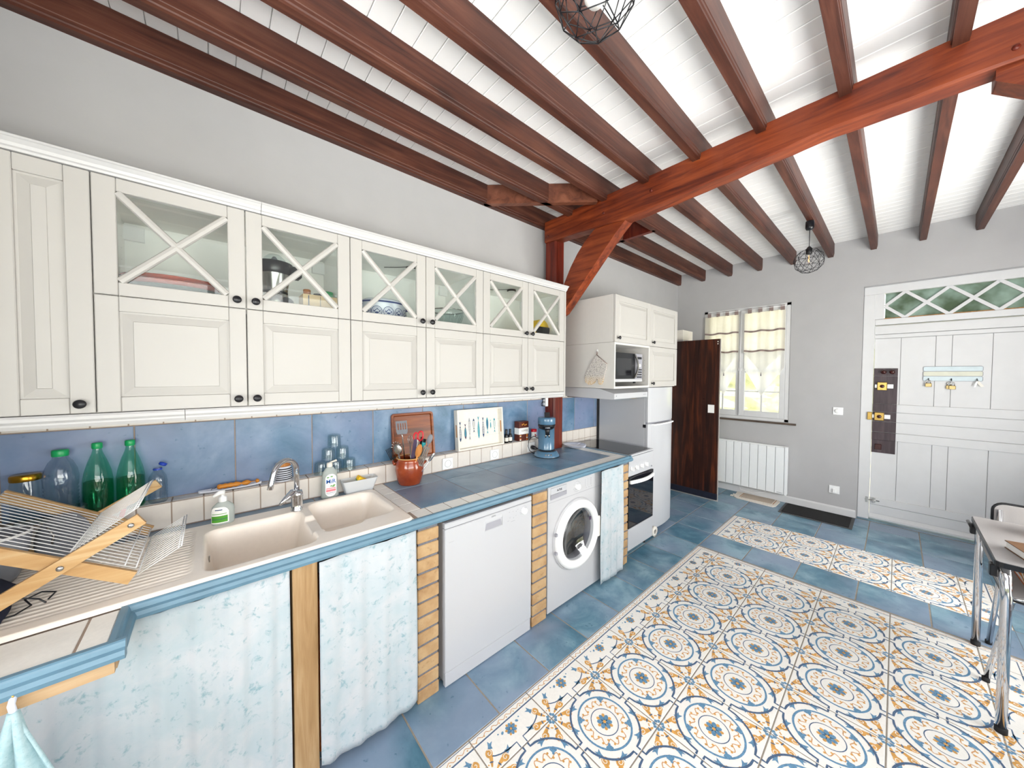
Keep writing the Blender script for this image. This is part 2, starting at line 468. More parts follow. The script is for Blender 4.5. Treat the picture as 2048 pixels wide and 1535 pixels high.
FACE_L = (radians(90), 0, 0)          # text that faces the room (-y) and reads along +x
FACE_F = (radians(90), 0, radians(-90))  # text that faces -x (far wall), reads along -y

L = 5.57       # far wall
WY = 0.06      # plaster of the left wall
YR = -3.6      # right wall
XB = -1.6      # wall behind the camera
H = 3.05       # ceiling boards

# ================================================================ ROOM SHELL
floor = struct(MB().box(XB, L + .15, YR, WY, -.12, -.0016).build('floor', 'grout_floor', loc=(0, 0, 0)))

# ---- floor tiles -------------------------------------------------------------
TCACHE = {}
def tile_mesh(dx, dy, mat, h=.016, b=.0022, key=''):
    k = (round(dx, 3), round(dy, 3), mat, round(h, 4), key)
    if k not in TCACHE:
        TCACHE[k] = MB().box(-dx / 2, dx / 2, -dy / 2, dy / 2, -h, 0, 0, b).mesh('tile', mat)
    return TCACHE[k]
def tile(parent, x0, x1, y0, y1, mat, z=0.0, gap=.006, h=.016, name='tile'):
    me = tile_mesh(x1 - x0 - gap, y1 - y0 - gap, mat, h)
    o = bpy.data.objects.new(name, me); COL.objects.link(o); o.parent = parent
    o.location = Vector(((x0 + x1) / 2, (y0 + y1) / 2, z)) - wloc(parent)
    return o
T = .338
GX0, GY0 = .922 - 7 * T, -.983
gx = [GX0 + i * T for i in range(22)]
PT = .3363; RX0 = 1.4236; RY0 = -1.1514
rx = [RX0 + i * PT for i in range(-5, 7)]       # grout lines of the big panel, -.258 .. 3.441
RXA, RXB = rx[0] - .17, rx[-1] + .17
RYT, RYB = RY0 + .17, RY0 - 4 * PT - .17
def blue(x0, x1, y0, y1):
    x1 = min(x1, L)
    if x1 - x0 > .04 and abs(y1 - y0) > .04: tile(floor, x0, x1, min(y0, y1), max(y0, y1), 'tile_blue')
for i in range(21):
    for j in range(2):
        blue(gx[i], gx[i + 1], GY0 + T * j + (.0 if j else .002), GY0 + T * (j + 1))
for i in range(12, 21): blue(gx[i], gx[i + 1], GY0 + 2 * T, WY)
for j in range(5):                                # strip between the two patterned panels
    blue(gx[15], gx[16], GY0 - T * j, GY0 - T * (j + 1))
RX2A, RX2B = gx[16], gx[16] + 2 * PT + .006
for i, a in enumerate((RX2B, RX2B + T, RX2B + 2 * T)):
    for j in range(5): blue(a, a + T, GY0 - T * j, GY0 - T * (j + 1))
for i in range(21):
    for j in range(3): blue(gx[i], gx[i + 1], RYB - T * j, max(YR, RYB - T * (j + 1)))
for i in range(0, 3):
    for j in range(5): blue(gx[i], min(gx[i + 1], RXA), GY0 - T * j, GY0 - T * (j + 1))

# ---- printed motif of the patterned tiles: flat inked shapes on the tile face ------------------
INK = ['tile_cream', 'ink_blue', 'ink_navy', 'ink_orange', 'ink_tan', 'ink_brown']
def ribbon(mb, pts, w, z, mi, closed=False, taper=False):
    n = len(pts); vs = []
    for i, p in enumerate(pts):
        a = pts[(i - 1) % n] if (closed or i > 0) else p
        b = pts[(i + 1) % n] if (closed or i < n - 1) else p
        dx, dy = b[0] - a[0], b[1] - a[1]; l = math.hypot(dx, dy) or 1
        ww = w * (1 - .75 * abs(2 * i / (n - 1) - 1) ** 2) if taper else w
        nx, ny = -dy / l * ww / 2, dx / l * ww / 2
        vs += [(p[0] + nx, p[1] + ny, z), (p[0] - nx, p[1] - ny, z)]
    fs = [(2 * i, 2 * i + 1, 2 * i + 3, 2 * i + 2) for i in range(n - 1)]
    if closed: fs.append((2 * n - 2, 2 * n - 1, 1, 0))
    mb.add(vs, fs, mi)
def disc(mb, c, rx_, ry_, ang, z, mi, n=10):
    ca, sa = cos(ang), sin(ang)
    mb.add([(c[0] + rx_ * cos(t) * ca - ry_ * sin(t) * sa, c[1] + rx_ * cos(t) * sa + ry_ * sin(t) * ca, z)
            for t in [2 * pi * k / n for k in range(n)]], [list(range(n))], mi)
def arc(c, r, a0, a1, n): return [(c[0] + r * cos(a0 + (a1 - a0) * k / n), c[1] + r * sin(a0 + (a1 - a0) * k / n)) for k in range(n + 1)]
def horn(mb, corner, ang, u, z, side):
    """curled cone that springs from a tile corner: thin stem, curled head, blue tulip tip"""
    ca, sa = cos(ang), sin(ang)
    def P(a, b): return (corner[0] + (a * ca - b * side * sa) * u, corner[1] + (a * sa + b * side * ca) * u)
    mb.add([P(.15, -.018) + (z,), P(.27, -.042) + (z,), P(.38, -.052) + (z,), P(.44, .0) + (z,), P(.38, .05) + (z,), P(.27, .028) + (z,), P(.15, .018) + (z,)], [list(range(7))], 3)
    disc(mb, P(.44, .03), .10 * u, .088 * u, ang, z + 1e-4, 3, 14)
    ribbon(mb, [P(.445 + (.012 + .0095 * k) * cos(k * .85), .03 + (.012 + .0085 * k) * sin(k * .85)) for k in range(9)], .016 * u, z + 3e-4, 0)
    disc(mb, P(.25, 0), .017 * u, .052 * u, ang, z + 3e-4, 2, 8)
    mb.add([P(.53, -.075) + (z,), P(.60, -.05) + (z,), P(.70, -.085) + (z,), P(.655, -.02) + (z,), P(.71, .035) + (z,), P(.60, .03) + (z,), P(.53, .045) + (z,)], [list(range(7))], 1)
    mb.add([P(.03, -.0) + (z,), P(.09, -.045) + (z,), P(.135, .0) + (z,), P(.09, .045) + (z,)], [list(range(4))], 1)
    disc(mb, P(.20, .075), .02 * u, .02 * u, ang, z, 3, 6)
def flower(mb, c, r, z):
    for k in range(6):
        a = k * pi / 3 + .3
        disc(mb, (c[0] + r * .78 * cos(a + pi / 6), c[1] + r * .78 * sin(a + pi / 6)), r * .26, r * .2, a + pi / 6, z, 3, 8)
        disc(mb, (c[0] + r * .52 * cos(a), c[1] + r * .52 * sin(a)), r * .42, r * .27, a, z + 1e-4, 1, 10)
    disc(mb, c, r * .2, r * .2, 0, z + 3e-4, 3, 8)
Z0 = .0003
def bracket(mb, u, rot, z):
    """outline arc of one quarter with the square notches that open on the next tile"""
    a0 = math.atan2(.31, .86)
    pts = [(1.0, .085), (.90, .085), (.885, .225)] + arc((0, 0), .915, a0 - .06, pi / 2 - a0 + .06, 10) + [(.225, .885), (.085, .90), (.085, 1.0)]
    R = [(x * cos(rot) - y * sin(rot), x * sin(rot) + y * cos(rot)) for x, y in pts]
    ribbon(mb, [(x * u, y * u) for x, y in R], .052 * u, z + 5e-4, 2)
def full_tile():
    s = PT - .004; u = s / 2 * .995
    mb = MB().box(-s / 2, s / 2, -s / 2, s / 2, -.016, 0, 0, .0022)
    ribbon(mb, arc((0, 0), .36 * u, 0, 2 * pi, 32)[:-1], .022 * u, Z0, 2, True)
    ribbon(mb, arc((0, 0), .70 * u, 0, 2 * pi, 40)[:-1], .05 * u, Z0, 1, True)
    flower(mb, (0, 0), .22 * u, Z0)
    pts = []
    for k in range(96):
        a = 2 * pi * k / 96; r = .52 + .075 * sin(a * 12)
        pts.append((r * u * cos(a), r * u * sin(a)))
    ribbon(mb, pts, .024 * u, Z0, 4, True)
    for k in range(24):
        a = 2 * pi * (k + .5) / 24 + .13; r = .52 + (.055 if k % 2 else -.05)
        disc(mb, (r * u * cos(a), r * u * sin(a)), .03 * u, .03 * u, 0, Z0 + 2e-4, 3, 6)
    for q in range(4):
        rot = q * pi / 2; bracket(mb, u, rot, Z0)
        a = rot + pi / 4
        disc(mb, (.66 * u * cos(a), .66 * u * sin(a)), .07 * u, .1 * u, a, Z0 + 2e-4, 1, 7)
        disc(mb, (.58 * u * cos(a), .58 * u * sin(a)), .05 * u, .035 * u, a, Z0 + 3e-4, 1, 6)
        cx, cy = u * math.copysign(1, cos(a)), u * math.copysign(1, sin(a))
        back = math.atan2(-cy, -cx)
        for sgn in (1, -1): horn(mb, (cx, cy), back + sgn * radians(25), u * 1.10, Z0, -sgn)
    return mb.mesh('patterned_tile', INK)
def strip_tile(corner=False):
    """edge tile; inner edge is at +y, outer at -y"""
    w, h = PT - .004, .17 - .004; u = w / 2 * .995
    if corner: w = h
    mb = MB().box(-w / 2, w / 2, -h / 2, h / 2, -.016, 0, 0, .0022)
    def sq(x0, x1, y):
        n = 40 if not corner else 22
        ribbon(mb, [(x0 + (x1 - x0) * k / n, y + .006 * sin(k * 1.35)) for k in range(n + 1)], .0032, Z0, 4)
        for k in range(3, n, 5): disc(mb, (x0 + (x1 - x0) * k / n, y + .006), .0035, .003, 0, Z0 + 1e-4, 3, 6)
    yb = -h / 2
    if not corner:
        ribbon(mb, [(-w / 2, yb + .007), (w / 2, yb + .007)], .003, Z0, 2)
        ribbon(mb, [(-w / 2, yb + .040), (w / 2, yb + .040)], .006, Z0, 2)
        sq(-w / 2, w / 2, yb + .023)
        c = (0, h / 2 + .9 * u)
        ribbon(mb, [(x * u, h / 2 + y) for x, y in ((.11, .0), (.11, -.17 * u), (.3, -.17 * u))] + [(.62 * u * sin(t) + .24 * u, h / 2 - .17 * u - .0 - .30 * u * (1 - cos(t))) for t in (.3, .6, .9, 1.2)], .005, Z0, 2)
        ribbon(mb, [(-x * u, h / 2 + y) for x, y in ((.11, .0), (.11, -.17 * u), (.3, -.17 * u))] + [(-.62 * u * sin(t) - .24 * u, h / 2 - .17 * u - .30 * u * (1 - cos(t))) for t in (.3, .6, .9, 1.2)], .005, Z0, 2)
        flower(mb, (0, -.002), .17 * u, Z0)
        for sx_ in (1, -1):
            disc(mb, (sx_ * .25 * u, -.012), .05 * u, .035 * u, .6 * sx_, Z0, 1, 6)
            disc(mb, (sx_ * .36 * u, -.02), .025 * u, .02 * u, 0, Z0, 1, 6)
            cx = sx_ * u
            for th in (16, 62):
                horn(mb, (cx, h / 2), pi + radians(th) if sx_ > 0 else -radians(th), u * 1.05, Z0, 1 if (sx_ > 0) == (th > 40) else -1)
    else:
        for pts in (((-w / 2, yb + .007), (w / 2, yb + .007)), ((-w / 2 + .04, yb + .040), (w / 2, yb + .040)), ((-w / 2 + .007, -h / 2), (-w / 2 + .007, h / 2)), ((-w / 2 + .04, -h / 2 + .04), (-w / 2 + .04, h / 2))):
            ribbon(mb, list(pts), .004, Z0, 2)
        sq(-w / 2 + .02, w / 2, yb + .023)
        ribbon(mb, [(-w / 2 + .023 + .006 * sin(k * 1.35), -h / 2 + .03 + (h - .03) * k / 20) for k in range(21)], .0032, Z0, 4)
        flower(mb, (.018, .018), .17 * u, Z0)
        horn(mb, (w / 2, h / 2), pi + radians(20), u * .8, Z0, -1); horn(mb, (w / 2, h / 2), pi + radians(70), u * .8, Z0, 1)
    return mb.mesh('border_tile', INK)
FT, ST, CT = full_tile(), strip_tile(), strip_tile(True)
def ptile(me, x, y, rot=0, name='patterned_tile'):
    o = bpy.data.objects.new(name, me); COL.objects.link(o); o.parent = floor
    o.location = (x, y, 0); o.rotation_euler = (0, 0, rot); return o
ncol = 4
for i in range(11):
    for j in range(ncol): ptile(FT, rx[i] + PT / 2, RY0 - PT * (j + .5))
    ptile(ST, rx[i] + PT / 2, RY0 + .085, pi, 'border_tile')
    ptile(ST, rx[i] + PT / 2, RY0 - PT * ncol - .085, 0, 'border_tile')
for j in range(ncol):
    ptile(ST, rx[-1] + .085, RY0 - PT * (j + .5), pi / 2, 'border_tile')
    ptile(ST, rx[0] - .085, RY0 - PT * (j + .5), -pi / 2, 'border_tile')
yE = RY0 - PT * ncol - .085
for x, y, r in ((rx[-1] + .085, RY0 + .085, pi), (rx[-1] + .085, yE, pi / 2), (rx[0] - .085, yE, 0), (rx[0] - .085, RY0 + .085, -pi / 2)):
    ptile(CT, x, y, r, 'border_tile')
for i in range(2):
    xc = RX2A + PT * (i + .5) + .003
    for j in range(4): ptile(FT, xc, RY0 - .002 - PT * (j + .5))
    ptile(ST, xc, RY0 + .083, pi, 'border_tile'); ptile(ST, xc, RY0 - PT * 4 - .087, 0, 'border_tile')

# ---- ceiling of painted boards ---------------------------------------------------------
ceiling = struct(MB().box(XB - .3, L + .3, YR - .3, WY + .2, H + .014, H + .16).build('ceiling', 'ceiling_paint', loc=(0, 0, H)))
bw = .1; bl = WY - YR
cb = MB().box(-bw / 2 + .0014, bw / 2 - .0014, -bl / 2, bl / 2, 0, .014, 0, .003).mesh('ceiling_board', 'ceiling_paint')
n = int((L - XB) / bw)
for i in range(n + 1):
    x = XB + bw * (i + .5)
    if x + bw / 2 > L + .06: break
    o = bpy.data.objects.new('ceiling_board', cb); COL.objects.link(o); o.parent = ceiling
    o.location = (x, (WY + YR) / 2, random.uniform(-.0006, .0006))

# ---- walls -----------------------------------------------------------------------------
wall_left = struct(MB().box(XB - .2, L + .3, WY, WY + .2, 0, H).box(-.31, 3.42, .004, WY, 0, 1.42).build('wall_left', 'plaster', loc=(0, 0, 0)))
wall_return = struct(MB().box(-.46, -.31, -.95, WY, 0, H).build('wall_return', 'plaster', loc=(0, 0, 0)))
# far wall with a window (y -1.28..-.32) and the entrance door recess
WF = .30
WIN = (-1.285, -.315, .985, 2.455)
DOOR = (-3.30, -1.893, 0, 2.52)
mb = MB()
mb.box(L, L + WF, WIN[1], WY + .2, 0, H).box(L, L + WF, WIN[0], WIN[1], 0, WIN[2]).box(L, L + WF, WIN[0], WIN[1], WIN[3], H)
mb.box(L, L + WF, DOOR[1], WIN[0], 0, H).box(L, L + WF, DOOR[0], DOOR[1], DOOR[3], H).box(L, L + WF, YR - .2, DOOR[0], 0, H)
wall_far = struct(mb.build('wall_far', 'plaster', loc=(0, 0, 0)))
def wall_y(name, y0, y1, x0, x1, holes):
    mb = MB(); xs = x0
    for a, b, c, d in sorted(holes):
        mb.box(xs, a, y0, y1, 0, H)
        if c > 0: mb.box(a, b, y0, y1, 0, c)
        mb.box(a, b, y0, y1, d, H); xs = b
    mb.box(xs, x1, y0, y1, 0, H)
    return struct(mb.build(name, 'plaster', loc=(0, 0, 0)))
wall_right = wall_y('wall_right', YR - .2, YR, XB - .2, L, [(-1.1, 1.7, .05, 2.6), (2.6, 4.2, .1, 2.4)])
mb = MB().box(XB - .2, XB, YR, -3.05, 0, H).box(XB - .2, XB, -1.15, WY, 0, H).box(XB - .2, XB, -3.05, -1.15, 0, .5).box(XB - .2, XB, -3.05, -1.15, 2.45, H)
wall_back = struct(mb.build('wall_back', 'plaster', loc=(0, 0, 0)))
def glazed_y(name, x0, x1, z0, z1, y, nx, nz):
    mb = MB(); t = .06
    mb.box(x0, x0 + t, y - .05, y, z0, z1).box(x1 - t, x1, y - .05, y, z0, z1).box(x0, x1, y - .05, y, z0, z0 + t).box(x0, x1, y - .05, y, z1 - t, z1)
    for i in range(1, nx): x = x0 + (x1 - x0) * i / nx; mb.box(x - .03, x + .03, y - .05, y, z0, z1)
    for i in range(1, nz): z = z0 + (z1 - z0) * i / nz; mb.box(x0, x1, y - .04, y - .01, z - .015, z + .015)
    f = struct(mb.build(name, 'white_paint', loc=((x0 + x1) / 2, y, z0)))
    MB().box(x0 + t, x1 - t, y - .028, y - .024, z0 + t, z1 - t).build('glass_pane', 'window_glass', f); return f
glazed_y('window_2', -1.1, 1.7, .05, 2.6, YR - .1, 4, 1)
glazed_y('window_3', 2.6, 4.2, .1, 2.4, YR - .1, 2, 3)
mb = MB().box(XB - .15, XB - .1, -3.05, -2.98, .5, 2.45).box(XB - .15, XB - .1, -1.22, -1.15, .5, 2.45).box(XB - .15, XB - .1, -2.13, -2.07, .5, 2.45).box(XB - .15, XB - .1, -3.05, -1.15, .5, .56).box(XB - .15, XB - .1, -3.05, -1.15, 2.39, 2.45)
w4 = struct(mb.build('window_4', 'white_paint', loc=(XB - .1, -2.1, .5)))
MB().box(XB - .128, XB - .124, -2.98, -1.22, .56, 2.39).build('glass_pane', 'window_glass', w4)
# garden outside
rr_ = random.Random(11)
def hedge(x0, x1, y0, y1, hgt):
    nu = 40
    def fn(u, v):
        t_ = u; bx_h = x0 + (x1 - x0) * t_; by_h = y0 + (y1 - y0) * t_
        return (bx_h + rr_.uniform(-.25, .25), by_h + rr_.uniform(-.25, .25), -.3 + (hgt + .3) * v + (rr_.uniform(-.2, .2) if v > .5 else 0))
    return struct(MB().grid(fn, nu, 6, 0, False).build('garden_hedge', 'hedge_green', loc=((x0 + x1) / 2, (y0 + y1) / 2, 0)))
hedge(17, 17, -20, 20, 2.6); hedge(-20, 20, -20, -20, 2.6); hedge(-14, -14, -20, 20, 2.6)
g = struct(MB().box(L + .4, 40, -30, 30, -.35, -.25).box(-30, XB - .3, -30, 30, -.35, -.25).box(XB - .3, L + .4, -30, YR - .25, -.35, -.25).build('garden_ground', 'skylight_grass', loc=(0, 0, 0)))

# baseboards
struct(MB().prism([(L - .012, 0), (L, 0), (L, .085), (L - .004, .085), (L - .012, .07)], 1, WIN[0] - .6, WY, 0).build('baseboard_far', 'white_paint', loc=(L, 0, 0)))
# ---- backsplash tiling (parts of the left wall) -------------------------------------------------
def wtile(x0, x1, z0, z1, y, mat, name='wall_tile', gap=.004, h=.007):
    k = ('w', round(x1 - x0, 3), round(z1 - z0, 3), mat)
    if k not in TCACHE:
        dx, dz = x1 - x0 - gap, z1 - z0 - gap
        TCACHE[k] = MB().box(-dx / 2, dx / 2, 0, h, -dz / 2, dz / 2, 0, .0015).mesh(name, mat)
    o = bpy.data.objects.new(name, TCACHE[k]); COL.objects.link(o); o.parent = wall_left
    o.location = ((x0 + x1) / 2, y, (z0 + z1) / 2); return o
bx = [-.295, .038] + [.038 + .333 * k for k in range(1, 12)]
struct(MB().box(-.31, 2.6, -.0795, .006, .84, .9985).box(-.31, 3.42, -.0022, .006, .84, 1.42).build('trim_1', 'grout_wall', loc=(0, 0, .84)))
for a, b in zip(bx[:-1], bx[1:]):
    wtile(a, min(b, 3.42), 1.0, 1.333, -.004, 'tile_blue_wall')
x = -.29
for k in range(36):
    a, b = -.29 + .104 * k, -.29 + .104 * (k + 1)
    if b > 3.42: break
    wtile(a, b, 1.333, 1.42, -.004, 'tile_white', 'small_wall_tile')
for k in range(30):
    a = 1.71 - .104 * 19 + .104 * k; b = a + .104
    if a < -.31: a = -.31
    if b > 2.6: break
    wtile(a, b, .888, .999, -.081, 'tile_white', 'ledge_tile')
    tile(wall_left, a, b, -.074, -.0, 'tile_white', z=1.0, gap=.004, h=.007, name='ledge_tile')
for k in range(8):
    a = 2.716 + .0985 * k
    for z0 in (.80, .90): wtile(a, min(a + .0985, 3.42), z0 + .0, z0 + .1, -.004, 'tile_white', 'small_wall_tile')

# ================================================================ TIMBER
def joist(k):
    yc = .041 - .333 * k
    P = [(-.0275, H - .002), (-.0275, 2.934), (-.0255, 2.931), (-.0255, 2.917), (-.022, 2.912), (-.022, 2.9), (.022, 2.9), (.022, 2.912), (.0255, 2.917), (.0255, 2.931), (.0275, 2.934), (.0275, H - .002)]
    mb = MB().prism([(yc + a, b) for a, b in P], 0, XB, L, 0)
    return mb, yc
ordn = ['first', 'second', 'third', 'fourth', 'fifth', 'sixth', 'seventh', 'eighth', 'ninth', 'tenth', 'eleventh']
for k in range(11):
    mb, yc = joist(k)
    o = mb.build('ceiling_joist', 'joist_brown', loc=((XB + L) / 2, yc, 2.975), bevel=0)
    tag(o, ('dark brown moulded joist lying against the wall above the cupboards' if k == 0 else
            f'brown moulded ceiling joist, {ordn[k]} out from the cupboard wall'), 'beam', 'moulded joists under the white ceiling')
# tie beam across the joists, hand-hewn: sagging underside and wavering arrises
def tie_beam():
    n = 60; y0, y1 = .0, YR; vs = []; fs = []
    rr = random.Random(3)
    def sag(y):  # underside height
        pts = [(0, 2.756), (-.4, 2.735), (-.8, 2.705), (-1.1, 2.716), (-1.44, 2.738), (-1.89, 2.768), (-2.3, 2.758), (-3.0, 2.73), (-3.6, 2.75)]
        for (a, za), (b, zb) in zip(pts[:-1], pts[1:]):
            if y >= b: return za + (zb - za) * (y - a) / (b - a)
        return 2.75
    for i in range(n + 1):
        y = y0 + (y1 - y0) * i / n; zb = sag(y) + rr.uniform(-.002, .002); xb = 2.695 + rr.uniform(-.003, .003)
        xf = 2.58 + rr.uniform(-.0015, .0015)
        for p in ((xf, 2.936), (xf, zb + .010), (xf + .008, zb), (xb - .01, zb + .002), (xb, zb + .012), (xb, 2.936)): vs.append((p[0], y, p[1]))
    for i in range(n):
        for k in range(6):
            a, b = i * 6 + k, i * 6 + (k + 1) % 6; fs.append((a, b, b + 6, a + 6))
    fs.append(tuple(range(6))); fs.append(tuple(n * 6 + 5 - k for k in range(6)))
    return MB().add(vs, fs)
tb = thing('tie_beam', (2.64, -1.8, 2.72), 'long reddish hand-hewn timber beam running across the room under the joists', 'beam')
tie_beam().build('timber', 'beam_red', tb)
for y, z in ((-.045, 2.80), (-.62, 2.81), (-1.0, 2.83), (-2.42, 2.80)):
    MB().lathe([(.0, -.006), (.010, -.005), (.011, 0)], (2.581, y, z), 8, axis=0).build('peg', 'post_red', tb)
def post(y0, y1, z0, label):
    mb = MB(); c = .014; x0, x1 = 2.6, 2.727
    mb.prism([(x0 + c, y0), (x1 - c, y0), (x1, y0 + c), (x1, y1), (x0, y1), (x0, y0 + c)], 2, z0, 2.775)
    return tag(mb.build('timber_post', 'post_red', loc=(2.66, (y0 + y1) / 2, z0)), label, 'post')
post(-.114, .001, .887, 'dark red timber post standing on the tiled worktop at the end of the wall cupboards')
post(-3.19, -3.07, 0.0, 'dark red timber post standing on the floor near the terrace windows')
def brace(mir):
    A = [(-.205, 2.34), (-.28, 2.475), (-.353, 2.575), (-.43, 2.655), (-.51, 2.718), (-.60, 2.765), (-.69, 2.80), (-.80, 2.80), (-.80, 2.715)]
    Bq = [(-.715, 2.64), (-.62, 2.545), (-.53, 2.45), (-.43, 2.345), (-.33, 2.24), (-.25, 2.156), (-.195, 2.10), (-.10, 2.06), (-.10, 2.2)]
    pts = A + Bq
    if mir: pts = [(-3.18 - a, b) for a, b in pts]
    return MB().prism(pts, 0, 2.605, 2.70)
o = brace(False).build('timber_brace', 'beam_red', loc=(2.65, -.45, 2.5), bevel=.006)
tag(o, 'curved reddish timber brace between the post by the cupboards and the long beam', 'beam')
o = brace(True).build('timber_brace', 'beam_red', loc=(2.65, -2.73, 2.5), bevel=.006)
tag(o, 'curved reddish timber brace under the long beam at the right edge of the photo', 'beam')
# short trimmers between joists
def bar_between(p, q, w, z0, z1):
    p = Vector(p); q = Vector(q); d = (q - p).normalized(); nrm = Vector((-d.y, d.x)) * w / 2
    return MB().prism([tuple(p + nrm), tuple(q + nrm), tuple(q - nrm), tuple(p - nrm)], 2, z0, z1)
tag(bar_between((1.93, .05), (2.57, -.565), .045, 2.9, 3.045).build('trimmer', 'trimmer_brown', loc=(2.2, -.25, 2.97)),
    'short diagonal brown timber between the first joists, left of the long beam', 'beam')
tag(bar_between((3.4, .05), (3.4, -.63), .045, 2.9, 3.045).build('trimmer', 'post_red', loc=(3.4, -.3, 2.97)),
    'short dark red timber crossing the first joists behind the curved brace', 'beam')

# ================================================================ WALL CUPBOARDS
ZB, ZM, ZT, YF = 1.4238, 1.8212, 2.2186, -.39
FT_ = .02   # door thickness
def frame_bars(mb, x0, x1, z0, z1, y, st, rt):
    """stiles run full height, rails between, small bevels at the inner edge"""
    g = .0015
    mb.box(x0 + g, x0 + st, y, y + FT_, z0 + g, z1 - g, 0, .0022).box(x1 - st, x1 - g, y, y + FT_, z0 + g, z1 - g, 0, .0022)
    mb.box(x0 + st + .0006, x1 - st - .0006, y + .0008, y + FT_, z0 + g, z0 + rt, 0, .0018).box(x0 + st + .0006, x1 - st - .0006, y + .0008, y + FT_, z1 - rt, z1 - g, 0, .0018)
def knob(parent, x, z, y, r=.0145, mat='black_metal'):
    return MB().lathe([(.006, 0), (.0055, -.010), (.009, -.014), (r, -.019), (r, -.023), (r * .75, -.027), (.0, -.028)], (x, y, z), 18, axis=1, caps=False).build('knob', mat, parent)
def panel_door(parent, x0, x1, z0, z1, y, kx, kz, st=.055, rt=.052, yk=None):
    mb = MB(); frame_bars(mb, x0, x1, z0, z1, y, st, rt)
    a0, a1, b0, b1 = x0 + st, x1 - st, z0 + rt, z1 - rt
    # raised and fielded panel
    yr, yc = y + .011, y + .003
    s1, s2 = .006, .032
    A = [(a0, yr, b0), (a1, yr, b0), (a1, yr, b1), (a0, yr, b1)]
    B = [(a0 + s1, yr, b0 + s1), (a1 - s1, yr, b0 + s1), (a1 - s1, yr, b1 - s1), (a0 + s1, yr, b1 - s1)]
    C_ = [(a0 + s2, yc, b0 + s2), (a1 - s2, yc, b0 + s2), (a1 - s2, yc, b1 - s2), (a0 + s2, yc, b1 - s2)]
    D = [(p[0] + dx * .0015, p[1] - .0025, p[2] + dz * .0015) for p, (dx, dz) in zip(C_, ((1, 1), (-1, 1), (-1, -1), (1, -1)))]
    rings = [A, B, C_, D]; vs = sum(rings, []); fs = []
    for r in range(3):
        for k in range(4):
            a, b = r * 4 + k, r * 4 + (k + 1) % 4; fs.append((a, b, b + 4, a + 4))
    fs.append((12, 13, 14, 15)); mb.add(vs, fs)
    d = mb.build('door', 'cabinet_white', parent); knob(d, kx, kz, y); return d
def glass_door(parent, x0, x1, z0, z1, y, kx, kz):
    mb = MB(); st, rt = .055, .046; frame_bars(mb, x0, x1, z0, z1, y, st, rt)
    d = mb.build('glazed_door', 'cabinet_white', parent)
    a0, a1, b0, b1 = x0 + st, x1 - st, z0 + rt, z1 - rt
    for (p, q) in (((a0 + .004, b0 + .004), (a1 - .004, b1 - .004)), ((a0 + .004, b1 - .004), (a1 - .004, b0 + .004))):
        P, Q = Vector((p[0], p[1])), Vector((q[0], q[1])); t = (Q - P).normalized(); n = Vector((-t.y, t.x))
        pts = [(-.0125, 0), (-.009, -.007), (0, -.0105), (.009, -.007), (.0125, 0), (.0125, .006), (-.0125, .006)]
        vs = [(P.x + n.x * a, y + .006 + b, P.y + n.y * a) for a, b in pts] + [(Q.x + n.x * a, y + .006 + b, Q.y + n.y * a) for a, b in pts]
        k = len(pts)
        MB().add(vs, [(i, (i + 1) % k, k + (i + 1) % k, k + i) for i in range(k)] + [tuple(range(k)), tuple(2 * k - 1 - i for i in range(k))]).build('cross_bar', 'cabinet_white', d)
    MB().box(a0 - .004, a1 + .004, y + .013, y + .0155, b0 - .004, b1 + .004).build('glass_pane', 'cabinet_glass', d)
    knob(d, kx, kz, y); return d
def carcass(parent, x0, x1, y0, y1, z0, z1, t=.018, mat='cabinet_inside', holes=True):
    mb = MB()
    mb.box(x0, x0 + t, y0, y1, z0, z1).box(x1 - t, x1, y0, y1, z0, z1)
    mb.box(x0 + t, x1 - t, y0, y1, z0, z0 + t).box(x0 + t, x1 - t, y0, y1, z1 - t, z1).box(x0 + t, x1 - t, y1 - .006, y1, z0 + t, z1 - t)
    c = mb.build('carcass', mat, parent)
    if holes:
        hb = MB()
        for s_, xx in ((1, x0 + t + .0004), (-1, x1 - t - .0004)):
            for yy in (y0 + .04, y1 - .08):
                for k in range(int((z1 - z0 - .1) / .048)):
                    z = z0 + .06 + k * .048
                    hb.add([(xx, yy + .0028 * cos(a), z + .0028 * sin(a)) for a in [2 * pi * q / 6 for q in range(6)]], [tuple(range(6))])
        hb.build('shelf_pin_hole', 'grey_lid', c)['kind'] = 'stuff'
    # hanging rail covers in the back corners
    each(MB().box(x0 + t, x0 + t + .06, y1 - .03, y1 - .006, z1 - t - .075, z1 - t - .012).box(x1 - t - .06, x1 - t, y1 - .03, y1 - .006, z1 - t - .075, z1 - t - .012), 'bracket_cover', 'white_plastic', c)
    return c
YB0, YB1 = YF + FT_, .055
where = ['nearest the left end', 'in the middle', 'next to the dark red post']
